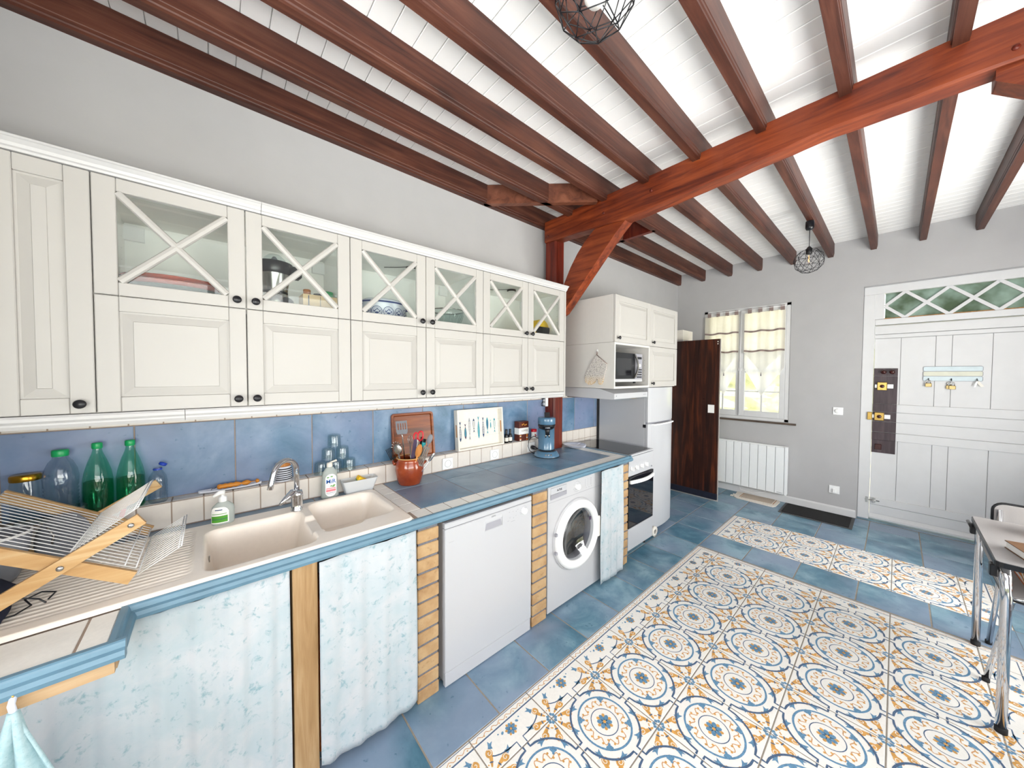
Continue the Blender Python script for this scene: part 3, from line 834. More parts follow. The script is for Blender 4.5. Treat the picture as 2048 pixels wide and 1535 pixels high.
for r in range(3):
    x0 = .8 * r; xm, x1 = x0 + .4, x0 + .8
    kw = ('bigger platters', '', '')
    inside = ['holding stacked platters, a steel juicer and a punnet', 'holding an enamel casserole and a glass bowl', 'holding a yellow and black box, by the post'][r]
    t = thing('wall_cabinet', (x0 + .4, -.16, ZM), f'glazed wall cupboard, {inside}', 'cabinet', 'glazed wall cupboards')
    carcass(t, x0 + .0005, x1 - .0005, YB0 + .001, YB1, ZM + .001, ZT - .001)
    glass_door(t, x0, xm, ZM, ZT, YF, xm - .03, ZM + .031); glass_door(t, xm, x1, ZM, ZT, YF, xm + .03, ZM + .031)
    t = thing('wall_cabinet', (x0 + .4, -.16, ZB), f'lower wall cupboard with two panelled doors, {where[r]}', 'cabinet', 'panelled wall cupboards')
    carcass(t, x0 + .0005, x1 - .0005, YB0 + .001, YB1, ZB + .001, ZM - .001, holes=False)
    panel_door(t, x0, xm, ZB, ZM, YF, xm - .03, ZB + .033); panel_door(t, xm, x1, ZB, ZM, YF, xm + .03, ZB + .033)
t = thing('wall_cabinet', (-.1, -.16, ZB), 'narrow full-height cream wall cupboard with one tall panel door at the far left', 'cabinet')
carcass(t, -.2, -.0005, YB0 + .001, YB1, ZB + .001, ZT - .001, holes=False)
panel_door(t, -.205, 0, ZB, ZT, YF, -.031, ZB + .033)
tag(MB().box(-.309, -.207, YF + .004, -.1, ZB, ZT).build('filler_panel', 'cabinet_white', loc=(-.25, -.38, ZB)), 'plain cream filler panel left of the narrow cupboard', 'panel')
tag(MB().box(2.4005, 2.418, YF - .002, .0, ZB - .045, ZT + .002, 0, .002).build('end_panel', 'cabinet_white', loc=(2.41, -.2, ZB)), 'cream end panel closing the cupboard row beside the dark red post', 'panel')
# crown moulding and light rail
def mould(prof, name, zc, label, cat, splits):
    t = thing(name, (1.05, YF, zc), label, cat)
    for a, b in splits: MB().prism(prof, 0, a, b).build('section', 'moulding_white', t)
    return t
mould([(YF + .03, ZT + .001), (YF - .004, ZT + .001), (YF - .007, ZT + .008), (YF - .013, ZT + .011), (YF - .016, ZT + .020), (YF - .026, ZT + .030), (YF - .031, ZT + .032), (YF - .031, ZT + .038), (YF + .03, ZT + .038)],
      'cornice', ZT, 'white stepped cornice moulding along the top of the wall cupboards', 'moulding', ((-.309, .452), (.4535, 2.418)))
mould([(YF + .035, ZB - .001), (YF - .001, ZB - .001), (YF - .005, ZB - .008), (YF - .005, ZB - .018), (YF + .002, ZB - .026), (YF + .002, ZB - .032), (YF + .008, ZB - .043), (YF + .035, ZB - .043)],
      'light_rail', ZB, 'white moulded rail under the front edge of the wall cupboards', 'moulding', ((-.309, .212), (.2135, 2.4)))

# ---- tall-depth cupboards over cooker and fridge -----------------------------------------------------
UY = -.62; U0, UM, U1 = 2.762, 3.36, 3.95; UZ0, UZ1, UZ2 = 1.445, 1.83, 2.222
t = thing('bridge_cabinet', (3.06, -.3, UZ1), 'deep cream cupboard with one panel door above the microwave', 'cabinet', 'deep cupboards over cooker and fridge')
MB().box(U0, UM - .001, UY + .021, .0, UZ1 + .001, UZ2).build('carcass', 'cabinet_side', t)
panel_door(t, U0 + .004, UM, UZ1, UZ2, UY, U0 + .045, UZ1 + .036)
t = thing('bridge_cabinet', (3.66, -.3, UZ1), 'deep cream cupboard with one panel door, upper one above the fridge', 'cabinet', 'deep cupboards over cooker and fridge')
MB().box(UM, U1, UY + .021, .0, UZ1 + .001, UZ2).build('carcass', 'cabinet_side', t)
panel_door(t, UM, U1, UZ1, UZ2, UY, UM + .045, UZ1 + .036)
t = thing('bridge_cabinet', (3.66, -.3, UZ0), 'deep cream cupboard with one panel door, lower one right of the microwave', 'cabinet', 'deep cupboards over cooker and fridge')
MB().box(UM, U1, UY + .021, .0, UZ0, UZ1).build('carcass', 'cabinet_side', t)
panel_door(t, UM, U1, UZ0 + .004, UZ1, UY, UM + .045, UZ0 + .036)
t = thing('microwave_cabinet', (3.06, -.3, UZ0), 'open cream cupboard niche holding the microwave over the hood', 'cabinet')
c = carcass(t, U0, UM - .001, UY + .002, .0, UZ0, UZ1 - .0005, mat='cabinet_side', holes=True)

# microwave
t = thing('microwave', (3.02, -.4, 1.497), 'silver microwave with dark glass door in the open cupboard', 'microwave')
x0, x1, z0, z1, y = 2.79, 3.262, 1.50, 1.752, -.598
MB().box(x0, x1, y + .012, y + .38, z0, z1, 0, .004).build('body', 'appliance_silver', t)
d = MB().box(x0, x0 + .345, y, y + .012, z0 + .026, z1 - .002, 0, .002).build('door', 'black_plastic', t)
MB().box(x0 + .03, x0 + .275, y - .0015, y, z0 + .055, z1 - .05).build('window', 'hob_glass', d)
MB().box(x0 - .0, x1, y - .001, y + .012, z0, z0 + .024).build('lower_trim', 'appliance_silver', t)
P = [(x0 + .325 + .035 * sin(pi * k / 14), y - .012 - .012 * sin(pi * k / 14), z0 + .034 + .208 * k / 14) for k in range(15)]
mb = MB(); mb.add([(p[0] + dx, p[1] + dy, p[2]) for p in P for dx, dy in ((-.011, 0), (.011, 0), (.011, .008), (-.011, .008))],
    [(4 * i + k, 4 * i + (k + 1) % 4, 4 * i + 4 + (k + 1) % 4, 4 * i + 4 + k) for i in range(14) for k in range(4)], 0, False)
mb.build('handle', 'steel', d)
cp = MB().box(x0 + .346, x1, y, y + .012, z0 + .026, z1 - .002, 0, .002).build('control_panel', 'print_grey', t)
MB().box(x0 + .385, x0 + .455, y - .002, y, z1 - .05, z1 - .03).build('display', 'black_plastic', cp)
mb = MB()
for i in range(4):
    for j in range(3): mb.box(x0 + .375 + j * .03, x0 + .398 + j * .03, y - .002, y, z0 + .035 + i * .022, z0 + .047 + i * .022)
each(mb, 'button', 'black_plastic', cp)
MB().lathe([(.016, 0), (.015, -.012), (0, -.013)], (x0 + .41, y, z0 + .145), 18, axis=1, caps=False).build('dial', 'white_plastic', cp)
mb = MB()
for xx in (x0 + .05, x1 - .05):
    for yy in (y + .05, y + .33): mb.lathe([(.012, 0), (.012, -.017)], (xx, yy, z0), 10)
each(mb, 'foot', 'rubber', t)
# tray lying under the microwave is part of the niche floor shadow
# hood
t = thing('cooker_hood', (3.04, -.3, 1.354), 'white slim cooker hood under the microwave cupboard', 'hood')
h0, h1 = 2.768, 3.33
MB().prism([(-.005, 1.442), (-.47, 1.442), (-.618, 1.404), (-.618, 1.358), (-.60, 1.354), (-.005, 1.362)], 0, h0, h1).build('body', 'appliance_white', t, bevel=.002)
MB().box(h0 + .01, h1 - .01, -.632, -.619, 1.350, 1.356).build('visor', 'cabinet_glass', t)
MB().lathe([(.005, 0), (.004, -.004), (0, -.004)], (h0 + .03, -.619, 1.384), 10, axis=1, caps=False).build('switch', 'print_grey', t)
text('ARISTON', .012, (h1 - .055, -.6185, 1.383), FACE_L, 'print_grey', t)
mb = MB()
for k in range(2): mb.box(h0 + .03 + k * .27, h0 + .27 + k * .27, -.5, -.1, 1.352, 1.360)
each(mb, 'grease_filter', 'steel', t)

# ================================================================ WORKTOP
CZ = .886
wt = thing('worktop', (1.3, -.4, CZ), 'blue and white tiled worktop with a painted blue front edge', 'worktop')
SX0, SX1, SY0, SY1 = -.285, .984, -.702, -.168     # sink cut-out
mb = MB().box(SX1 - .02, 2.90, -.70, -.074, .845, CZ - .0014).box(-.31, SX1 - .02, SY1 + .01 - .02, -.074, .845, CZ - .0014).box(-.31, SX1, -.70, -.655 - .03, .845, CZ - .0014)
mb.box(-.31, .085, -.885, -.70, .845, CZ - .0014).box(2.6, 2.90, -.074, -.002, .845, CZ - .0014)
mb.build('slab', 'grout_wall', wt)
def ctile(x0, x1, y0, y1, mat, nm): tile(wt, x0, x1, y0, y1, mat, z=CZ, gap=.003, h=.0065, name=nm)
xs = [1.068, 1.398, 1.73, 2.063, 2.39, 2.60]
for a, b in zip(xs[:-1], xs[1:]):
    ctile(a, b, -.252, -.078, 'tile_counter', 'blue_tile'); 
for a, b in zip([1.068, 1.398, 1.73, 2.063, 2.39, 2.74], [1.398, 1.73, 2.063, 2.39, 2.74, 2.74])[:5] if False else [(1.068, 1.398), (1.398, 1.73), (1.73, 2.063), (2.063, 2.39), (2.39, 2.765)]:
    ctile(a, b, -.590, -.252 if b < 2.7 else -.252, 'tile_counter', 'blue_tile')
ctile(2.735, 2.765, -.252, -.078, 'tile_counter', 'blue_tile')
ctile(2.602, 2.733, -.252, -.004, 'tile_counter', 'blue_tile')
k = 0
x = 2.765 + .105
while x > SX1 + .02:
    a = max(x - .105, SX1 + .02)
    if x - a > .03: ctile(a, x, -.69, -.591, 'tile_cream', 'border_tile')
    x -= .105
for j in range(5):
    y1 = -.591 + .105 * (j + 1); ctile(SX1 + .006, 1.066, y1 - .105, min(y1, -.078), 'tile_cream', 'border_tile')
for j in range(5):
    y1 = -.591 + .105 * (j + 1); ctile(2.767, 2.868, y1 - .105, min(y1, -.01), 'tile_cream', 'border_tile')
x = -.31
while x < SX1:
    b = min(x + .333, SX1 + .004); ctile(x, b, SY1 + .003, -.078, 'tile_counter', 'blue_tile'); x = b
for a, b in ((-.31, -.145), (-.145, .03)): ctile(a, b, -.868, -.704, 'tile_cream', 'border_tile')
ctile(.031, .086, -.868, -.704, 'tile_cream', 'border_tile')
# painted nosing: front, step return and the stepped-out left part
NP = [(0, .0), (0, .004), (-.012, .004), (-.016, .001), (-.018, -.004), (-.020, -.012), (-.028, -.016), (-.032, -.026), (-.028, -.038), (-.018, -.042), (0, -.042)]
def nosing(mb, x0, x1, y): mb.prism([(y + a, CZ + b) for a, b in NP], 0, x0, x1)
mb = MB(); nosing(mb, .098, 2.9, -.691)
mb.build('front_nosing', 'nosing_blue', wt)
mb = MB(); nosing(mb, -.31, .117, -.868)
mb.prism([(.086 - a, CZ + b) for a, b in NP], 1, -.868, -.70)
mb.prism([(2.87 - a, CZ + b) for a, b in NP], 1, -.715, -.004)
each(mb, 'return_nosing', 'nosing_blue', wt)
tag(MB().box(-.31, .098, -.886, -.868, .815, .846).box(.084, .1, -.868, -.71, .815, .846).build('batten', 'strip_wood', loc=(-.1, -.88, .83)), 'raw wooden batten under the stepped-out left end of the worktop', 'batten')

# ---- sink --------------------------------------------------------------------------------------------------
sk = thing('sink', (.35, -.43, .9), 'cream resin double sink with ribbed drainer set in the worktop', 'sink')
def rr_sd(x, y, x0, x1, y0, y1, r):
    cx, cy = (x0 + x1) / 2, (y0 + y1) / 2; hx_, hy_ = (x1 - x0) / 2 - r, (y1 - y0) / 2 - r
    dx, dy = abs(x - cx) - hx_, abs(y - cy) - hy_
    return math.hypot(max(dx, 0), max(dy, 0)) + min(max(dx, dy), 0) - r
def ss(a, b, x): t_ = min(1, max(0, (x - a) / (b - a))); return t_ * t_ * (3 - 2 * t_)
def sink_z(x, y):
    z = .9
    e = -rr_sd(x, y, SX0, SX1, SY0, SY1, .035)         # distance in from the rim
    z -= .012 * (1 - ss(0, .010, e))
    d1 = -rr_sd(x, y, .258, .603, -.662, -.262, .05); z1 = .165 * ss(0, .032, d1)
    d2 = -rr_sd(x, y, .632, .952, -.575, -.196, .06); z2 = .135 * ss(0, .045, d2)
    d3 = -rr_sd(x, y, .56, .68, -.56, -.36, .04); z3 = .018 * ss(0, .03, d3)
    d4 = -rr_sd(x, y, .632, .80, -.60, -.5, .03); z4 = .02 * ss(0, .02, d4)
    z -= max(z1, z2, z3, z4)
    dd = -rr_sd(x, y, -.25, .235, -.655, -.2, .04)
    if dd > 0:
        z -= .006 * ss(0, .02, dd)
        rib = max(0, sin((y + .66) * 2 * pi / .0235)); z += .0035 * rib * ss(0, .03, dd)
    return z
NU, NV = 300, 200
def sfun(u, v):
    x = SX0 + (SX1 - SX0) * u; y = SY0 + (SY1 - SY0) * v; return (x, y, sink_z(x, y))
mb = MB().grid(sfun, NU, NV)
mb.box(SX0 + .004, SX1 - .004, SY0 + .004, SY1 - .004, .8855, .8865)if False else None
mb.build('basin', 'sink_resin', sk)
for cx, cy, zz in ((.43, -.46, .7355), (.79, -.39, .7655)):
    MB().lathe([(.042, 0), (.040, .003), (.028, .001), (0, .0)], (cx, cy, zz), 24, caps=False).build('drain', 'steel', sk)
MB().lathe([(.012, 0), (.012, -.003), (.007, -.003), (0, -.002)], (.274, -.42, .845), 16, axis=0, caps=False).build('overflow', 'steel', sk)
# tap
t = thing('tap', (.592, -.245, .9), 'chrome swan-neck mixer tap with side lever behind the sink', 'tap')
fx, fy = .590, -.245
MB().lathe([(.027, 0), (.027, .006), (.0245, .010), (.0245, .062), (.026, .065), (.026, .082), (.021, .094), (.0, .096)], (fx, fy, .9), 28, caps=False).build('body', 'chrome', t)
P = [(fx, fy, .985), (fx - .001, fy - .001, 1.09)]
for k in range(1, 16):
    a = pi * k / 15 * .93; R = .058
    P.append((fx - (R - R * cos(a)) * .90, fy - (R - R * cos(a)) * .75, 1.09 + R * 1.15 * sin(a)))
lx, ly, lz = P[-1]; P += [(lx - .008, ly - .006, lz - .035), (lx - .013, ly - .009, lz - .058)]
MB().tube(P, .0118, 14).build('spout', 'chrome', t)
mb = MB().tube([(fx + .004, fy + .002, .985), (fx - .02, fy - .012, .988), (fx - .05, fy - .03, .972), (fx - .075, fy - .045, .955)], .01, 12, radii=[.016, .019, .012, .006])
mb.build('lever', 'chrome', t)

# ================================================================ PIERS, CURTAINS, UNDERCOUNTER
BRK = MB().box(-.0575, .0575, 0, .115, 0, .0585, 0, .004).mesh('brick', 'brick_ochre')
def pier(x0, x1, y, label):
    t = thing('brick_pier', ((x0 + x1) / 2, y, 0), label, 'pier', 'ochre brick piers under the worktop')
    MB().box(x0 + .006, x1 - .006, y + .006, -.02, 0, .842).build('mortar_core', 'mortar', t)
    for k in range(12):
        for j in range(2):
            o = inst(BRK, 'brick', t, (random.uniform(-.0015, .0015), (0 if j == 0 else .125) + random.uniform(-.001, .001), .003 + .0695 * k), (0, 0, random.uniform(-.012, .012)))
            o.scale = ((x1 - x0) / .115, 1, 1.0)
    return t
pier(.992, 1.104, -.702, 'ochre brick pier left of the dishwasher, beside the long marbled curtain')
pier(1.742, 1.870, -.706, 'ochre brick pier between dishwasher and washing machine')
pier(2.722, 2.852, -.708, 'ochre brick pier at the end of the worktop beside the cooker')
tag(MB().box(.50, .582, -.705, -.635, 0, .844, 0, .002).build('worktop_prop', 'post_wood', loc=(.54, -.67, 0)), 'raw wooden upright under the worktop between two marbled curtains', 'post')
def curtain(x0, x1, z0, z1, y, label, waves, amp, round_=0.0, flare=0.0):
    nu, nv = int(max(30, waves * 12)), 26; rr = random.Random(int(x0 * 100)); ph = rr.random() * 6
    def fn(u, v):
        z = z0 + (z1 - z0) * v; s_ = 1 - v
        x = x0 + (x1 - x0) * u + flare * s_ * (u - .5)
        a = amp * (.45 + .55 * s_) * (sin(2 * pi * waves * u + ph) + .4 * sin(2 * pi * waves * 2.3 * u + 1.7 * s_ + ph))
        a += .004 * sin(9 * u + 5 * v)
        if v < .08 and round_: z += round_ * max(0, (abs(u - .5) * 2 - .85) / .15) * .04
        top = max(0, (v - .93) / .07); a += top * .0015 * sin(2 * pi * waves * 6 * u)
        return (x, y + a - .006 * s_, z)
    o = MB().grid(fn, nu, nv).build('curtain', 'curtain_marbled', loc=((x0 + x1) / 2, y, z1), solid=.0015)
    return tag(o, label, 'curtain', 'marbled curtains under the worktop')
curtain(-.305, .492, .02, .842, -.705, 'pale blue marbled curtain hanging left of the wooden upright under the sink', 9, .006)
curtain(.585, .982, .03, .842, -.712, 'pale blue marbled curtain between the wooden upright and the first brick pier', 3.5, .0045, .5)
curtain(2.405, 2.712, .02, .855, -.742, 'narrow pale marbled curtain partly over the washing machine door', 3, .003)
# ---- dishwasher ------------------------------------------------------------------------------------------
t = thing('dishwasher', (1.43, -.4, 0), 'white dishwasher between the first two brick piers', 'dishwasher')
dx0, dx1, dy = 1.132, 1.727, -.712
MB().box(dx0 + .005, dx1 - .005, dy + .03, -.12, .02, .822).build('body', 'appliance_white', t)
d = MB().box(dx0, dx1, dy, dy + .028, .078, .797, 0, .004).build('door', 'appliance_white', t)
MB().box(dx0, dx1, dy + .0, dy + .028, .799, .828, 0, .004).build('top_trim', 'appliance_white', t)
MB().box(dx0 + .003, dx1 - .003, dy + .004, dy + .028, .004, .075, 0, .002).build('kick_plate', 'appliance_white', t)
mb = MB()
hx0, hx1, hz0, hz1 = 1.374, 1.492, .722, .767
mb.add([(hx0, dy - .002, hz0), (hx1, dy - .002, hz0), (hx1, dy - .002, hz1), (hx0, dy - .002, hz1),
        (hx0 - .006, dy + .0, hz0 - .006), (hx1 + .006, dy, hz0 - .006), (hx1 + .006, dy, hz1 + .014), (hx0 - .006, dy, hz1 + .014)],
       [(0, 1, 5, 4), (1, 2, 6, 5), (2, 3, 7, 6), (3, 0, 4, 7)])
mb.add([(hx0, dy - .0021, hz0), (hx1, dy - .0021, hz0), (hx1 - .012, dy + .0005, hz1), (hx0 + .012, dy + .0005, hz1)], [(0, 1, 2, 3)], 1)
mb.build('handle_recess', ['appliance_white', 'print_grey'], d)
MB().lathe([(.019, 0), (.018, -.016), (.016, -.018), (0, -.018)], (1.659, dy, .757), 24, axis=1, caps=False).build('dial', 'white_plastic', d)
text('LISTO', .011, (1.433, dy - .0004, .789 - .004), FACE_L, 'print_black', d)
mb = MB()
for a in range(10):
    an = radians(-20 + a * 26); mb.box(1.659 + .027 * cos(an) - .004, 1.659 + .027 * cos(an) + .004, dy - .0006, dy + .001, .757 + .027 * sin(an) - .0008, .757 + .027 * sin(an) + .0008)
for xx, zz in ((1.548, .776), (1.575, .773), (1.552, .742), (1.580, .735), (1.60, .768), (1.612, .775)): mb.box(xx - .002, xx + .002, dy - .0006, dy + .001, zz - .002, zz + .002)
for xx, zz, w_ in ((1.54, .727, .012), (1.575, .718, .03), (1.598, .744, .008)): mb.box(xx - w_ / 2, xx + w_ / 2, dy - .0006, dy + .001, zz - .0007, zz + .0007)
mb.box(dx0 + .02, dx0 + .05, dy - .0006, dy + .001, .729, .730)
mb.build('printed_mark', 'print_grey', d)['kind'] = 'stuff'
# ---- washing machine -------------------------------------------------------------------------------------
t = thing('washing_machine', (2.17, -.4, 0), 'white front-loading washing machine right of the second brick pier', 'washing machine')
wx0, wx1, wy = 1.884, 2.47, -.70
mb = MB().box(wx0, wx1, wy + .29, -.13, .018, .838, 0, .004)
mb.box(wx0, wx0 + .01, wy + .002, wy + .29, .018, .838).box(wx1 - .01, wx1, wy + .002, wy + .29, .018, .838).box(wx0 + .01, wx1 - .01, wy + .002, wy + .29, .828, .838).box(wx0 + .01, wx1 - .01, wy + .002, wy + .29, .018, .03)
dc = (2.172, wy, .463); N_ = 64; vs = []
angs = sorted([2 * pi * k / N_ for k in range(N_)] + [math.atan2(zz - dc[2], xx - dc[0]) % (2 * pi) for xx in (wx0, wx1) for zz in (.018, .838)])
for a in angs:
    ca, sa = cos(a), sin(a)
    tt = min(((wx1 - dc[0]) if ca > 0 else (wx0 - dc[0])) / ca if abs(ca) > 1e-6 else 9, ((.838 - dc[2]) if sa > 0 else (.018 - dc[2])) / sa if abs(sa) > 1e-6 else 9)
    vs += [(dc[0] + .172 * ca, wy, dc[2] + .172 * sa), (dc[0] + tt * ca, wy, dc[2] + tt * sa)]
K_ = len(angs); mb.add(vs, [(2 * k, 2 * k + 1, (2 * k + 3) % (2 * K_), (2 * k + 2) % (2 * K_)) for k in range(K_)])
mb.build('body', 'appliance_silver', t)
MB().box(wx0 + .002, wx1 - .002, wy - .0012, wy + .002, .735, .736).build('panel_seam', 'print_grey', t)
mb = MB().box(wx0 + .022, wx0 + .18, wy - .005, wy + .001, .786, .828, 0, .002)
mb.add([(wx0 + .022, wy - .005, .786), (wx0 + .18, wy - .005, .786), (wx0 + .185, wy - .0012, .758), (wx0 + .022, wy - .0012, .752)], [(0, 1, 2, 3)], 1)
mb.build('detergent_drawer', ['appliance_white', 'print_grey'], t)
text('ALTUS', .017, (wx0 + .105, wy - .0055, .806), FACE_L, 'print_black', t, bold=.0004)
MB().lathe([(.021, 0), (.020, -.020), (.017, -.023), (0, -.023)], (2.180, wy, .785), 28, axis=1, caps=False).build('dial', 'white_plastic', t)
mb = MB()
for a in range(14):
    an = radians(200 + a * 24); r_ = .036
    mb.box(2.180 + r_ * cos(an) - .007, 2.180 + r_ * cos(an) + .007, wy - .0007, wy + .001, .785 + r_ * sin(an) - .0009, .785 + r_ * sin(an) + .0009)
for i in range(3):
    for j in range(5): mb.box(2.272 + i * .03, 2.278 + i * .03 + (.012 if i == 2 else 0), wy - .0007, wy + .001, .812 - j * .011, .8145 - j * .011)
for i in range(3): mb.box(2.285 + i * .03, 2.291 + i * .03, wy - .0007, wy + .001, .752, .755)
mb.build('printed_mark', 'print_grey', t)['kind'] = 'stuff'
dc = (2.172, wy, .463)
MB().lathe([(.244, 0), (.243, -.010), (.236, -.014), (.232, -.004), (.228, -.002)], dc, 64, axis=1, caps=False).build('door_surround', 'appliance_silver', t)
d = MB().lathe([(.232, -.002), (.234, -.024), (.226, -.036), (.210, -.044), (.192, -.044), (.180, -.034), (.175, -.018), (.173, .0)], dc, 64, axis=1, caps=False).build('door_ring', 'white_plastic', t)
MB().lathe([(.177, -.022), (.155, -.008), (.12, .012), (.06, .03), (.0, .036)], dc, 48, axis=1, caps=False).build('door_glass', 'bowl_door_glass', d)
MB().lathe([(.172, .0), (.170, .05), (.20, .07)], dc, 48, axis=1, caps=False).build('door_gasket', 'print_grey', t)
dr_ = MB().lathe([(.20, .07), (.225, .09), (.225, .26), (.0, .265)], dc, 48, axis=1, caps=False).build('drum', 'steel', t)
mb = MB()
for i in range(40):
    for j in range(4):
        a = 2 * pi * (i + .5 * (j % 2)) / 40; rr2 = .06 + .045 * j
        mb.add([(dc[0] + rr2 * cos(a) + .003 * cos(q), wy + .263, dc[2] + rr2 * sin(a) + .003 * sin(q)) for q in [2 * pi * e / 6 for e in range(6)]], [tuple(range(6))])
mb.build('drum_hole', 'black_plastic', dr_)['kind'] = 'stuff'
mb = MB().box(dc[0] + .196, dc[0] + .222, wy - .050, wy - .036, dc[2] - .075, dc[2] + .075, 0, .005)
mb.build('door_handle', 'ivory', d)
mb = MB().box(dc[0] + .13, dc[0] + .145, wy - .024, wy - .018, dc[2] + .06, dc[2] + .082); mb.build('sticker', 'print_plum', d)
mb = MB()
for s_ in (-.06, .06): mb.box(dc[0] - .241, dc[0] - .222, wy - .03, wy - .012, dc[2] + s_ - .009, dc[2] + s_ + .009, 0, .002)
each(mb, 'hinge', 'print_grey', d)
mb = MB()
for xx in (wx0 + .05, wx1 - .04):
    for yy in (wy + .05, -.2): mb.lathe([(.016, 0), (.016, .018)], (xx, yy, 0), 10)
each(mb, 'foot', 'rubber', t)
# ---- cooker ------------------------------------------------------------------------------------------------------
t = thing('cooker', (3.08, -.35, 0), 'white electric cooker with black ceramic hob and dark oven door', 'cooker')
kx0, kx1, ky = 2.906, 3.338, -.68
MB().box(kx0, kx1, ky + .02, -.08, .06, .868).build('body', 'appliance_white', t)
MB().box(kx0, kx1, ky - .004, -.07, .868, .884, 0, .003).build('hob_frame', 'appliance_white', t)
hob = MB().box(kx0 + .02, kx1 - .028, ky + .02, -.085, .884, .8865).build('ceramic_hob', 'hob_glass', t)
MB().prism([(ky + .02, .865), (ky - .002, .865), (ky + .004, .70), (ky + .02, .70)], 0, kx0, kx1).build('control_panel', 'appliance_white', t)
for i, xx in enumerate((3.025, 3.11, 3.192, 2.946)):
    mb = MB().lathe([(.017, 0), (.016, -.012), (0, -.012)], (xx, ky, .765), 20, axis=1, caps=False).box(xx - .0045, xx + .0045, ky - .026, ky - .008, .748, .782, 0, .0015)
    mb.build('control_knob', 'white_plastic', t)
MB().lathe([(.008, 0), (.006, -.003), (0, -.003)], (3.305, ky - .001, .728), 12, axis=1, caps=False).build('badge', 'print_grey', t)
d = MB().box(kx0, kx1, ky - .004, ky + .018, .256, .695, 0, .003).build('oven_door', 'dark_oven', t)
P = [(kx0 + .01 + (kx1 - kx0 - .02) * k / 16, ky - .012 - .03 * sin(pi * k / 16), .655 + .0 * k) for k in range(17)]
mb = MB(); mb.add([(p[0], p[1] + dy_, p[2] + dz_) for p in P for dy_, dz_ in ((-.006, -.014), (.006, -.014), (.006, .014), (-.006, .014))],
    [(4 * i + k, 4 * i + (k + 1) % 4, 4 * i + 4 + (k + 1) % 4, 4 * i + 4 + k) for i in range(16) for k in range(4)] + [(0, 1, 2, 3), (64, 65, 66, 67)])
mb.box(kx0 + .008, kx0 + .024, ky - .014, ky - .004, .645, .665).box(kx1 - .024, kx1 - .008, ky - .014, ky - .004, .645, .665)
mb.build('oven_handle', 'white_plastic', d)
MB().box(kx0, kx1, ky - .002, ky + .018, .066, .252, 0, .003).build('drawer', 'appliance_white', t)
mb = MB()
for xx in (kx0 + .04, kx1 - .04):
    for yy in (ky + .06, -.13): mb.lathe([(.014, 0), (.014, .062)], (xx, yy, 0), 10)
each(mb, 'foot', 'rubber', t)
# ---- fridge --------------------------------------------------------------------------------------------------------
t = thing('fridge_freezer', (3.69, -.32, 0), 'tall white fridge with small top freezer beside the cooker', 'fridge')
fx0, fx1 = 3.424, 3.948
MB().box(fx0, fx1, -.548, -.03, .035, 1.44, 0, .004).build('body', 'appliance_white', t)
def fdoor(z0, z1, nm):
    n = 14; front = []
    for k in range(n + 1):
        u = k / n; x = fx0 + (fx1 - fx0) * u
        front.append((x, -.585 - .028 * (1 - (2 * u - 1) ** 2) - (.0 if 0 < k < n else -.006)))
    return MB().prism(front + [(fx1, -.550), (fx0, -.550)], 2, z0, z1).build(nm, 'appliance_white', t, bevel=.003)
dl = fdoor(.05, 1.086, 'fridge_door'); du = fdoor(1.104, 1.438, 'freezer_door')
MB().box(fx0 + .01, fx1 - .01, -.575, -.55, 1.087, 1.103).build('door_gap', 'print_grey', t)
MB().prism([(fx0 + .05, -.595), (fx0 + .14, -.606), (fx1 - .14, -.606), (fx1 - .05, -.595), (fx1 - .06, -.622), (fx1 - .15, -.634), (fx0 + .15, -.634), (fx0 + .06, -.622)], 2, 1.074, 1.086).build('door_grip', 'white_plastic', dl)
MB().box(fx0 - .004, fx0 + .004, -.56, -.53, 1.05, 1.08).build('door_hinge', 'black_plastic', t)
mb = MB()
for xx in (fx0 + .04, fx1 - .04):
    for yy in (-.5, -.1): mb.lathe([(.016, 0), (.016, .036)], (xx, yy, 0), 10)
each(mb, 'foot', 'rubber', t)
tag(MB().lathe([(.022, -.012), (.048, -.012), (.048, .012), (.022, .012), (.022, -.012)], (3.48, -.63, .0482), 28, axis=1, caps=False).build('tape_roll', 'ivory', loc=(3.48, -.63, 0)), 'roll of pale tape standing on the floor between cooker and fridge', 'tape')

# ================================================================ FAR WALL
# window: fixed frame, two casements of 2 x 5 panes, sill
wf = MB(); y0, y1, z0, z1 = WIN
XW = L + .032
for a, b, c_, d_ in ((y0, y0 + .045, z0, z1), (y1 - .045, y1, z0, z1), (y0, y1, z0, z0 + .035), (y0, y1, z1 - .035, z1)):
    wf.box(XW - .025, XW + .04, a, b, c_, d_, 0, .003)
win = struct(wf.build('window_1', 'white_paint', loc=(XW, (y0 + y1) / 2, z0)))
ymid = -.765
def casement(a, b):
    st = .052; z0c, z1c = z0 + .037, z1 - .037
    mb = MB().box(XW - .03, XW + .012, a, a + st, z0c, z1c, 0, .003).box(XW - .03, XW + .012, b - st, b, z0c, z1c, 0, .003)
    mb.box(XW - .03, XW + .012, a + st, b - st, z0c, z0c + .075, 0, .003).box(XW - .03, XW + .012, a + st, b - st, z1c - .05, z1c, 0, .003)
    c = mb.build('casement', 'white_paint', win)
    za, zb = z0c + .075, z1c - .05; ym = (a + b) / 2
    mb = MB().box(XW - .022, XW + .004, ym - .009, ym + .009, za, zb)
    for k in range(1, 5): z = za + (zb - za) * k / 5; mb.box(XW - .022, XW + .004, a + st, b - st, z - .008, z + .008)
    each(mb, 'glazing_bar', 'white_paint', c)
    for i in range(2):
        for k in range(5):
            p0, p1 = (a + st, ym - .009) if i == 0 else (ym + .009, b - st); q0 = za + (zb - za) * k / 5 + .008; q1 = za + (zb - za) * (k + 1) / 5 - .008
            MB().box(XW - .008, XW - .005, p0, p1, q0, q1).build('pane', 'window_glass', c)
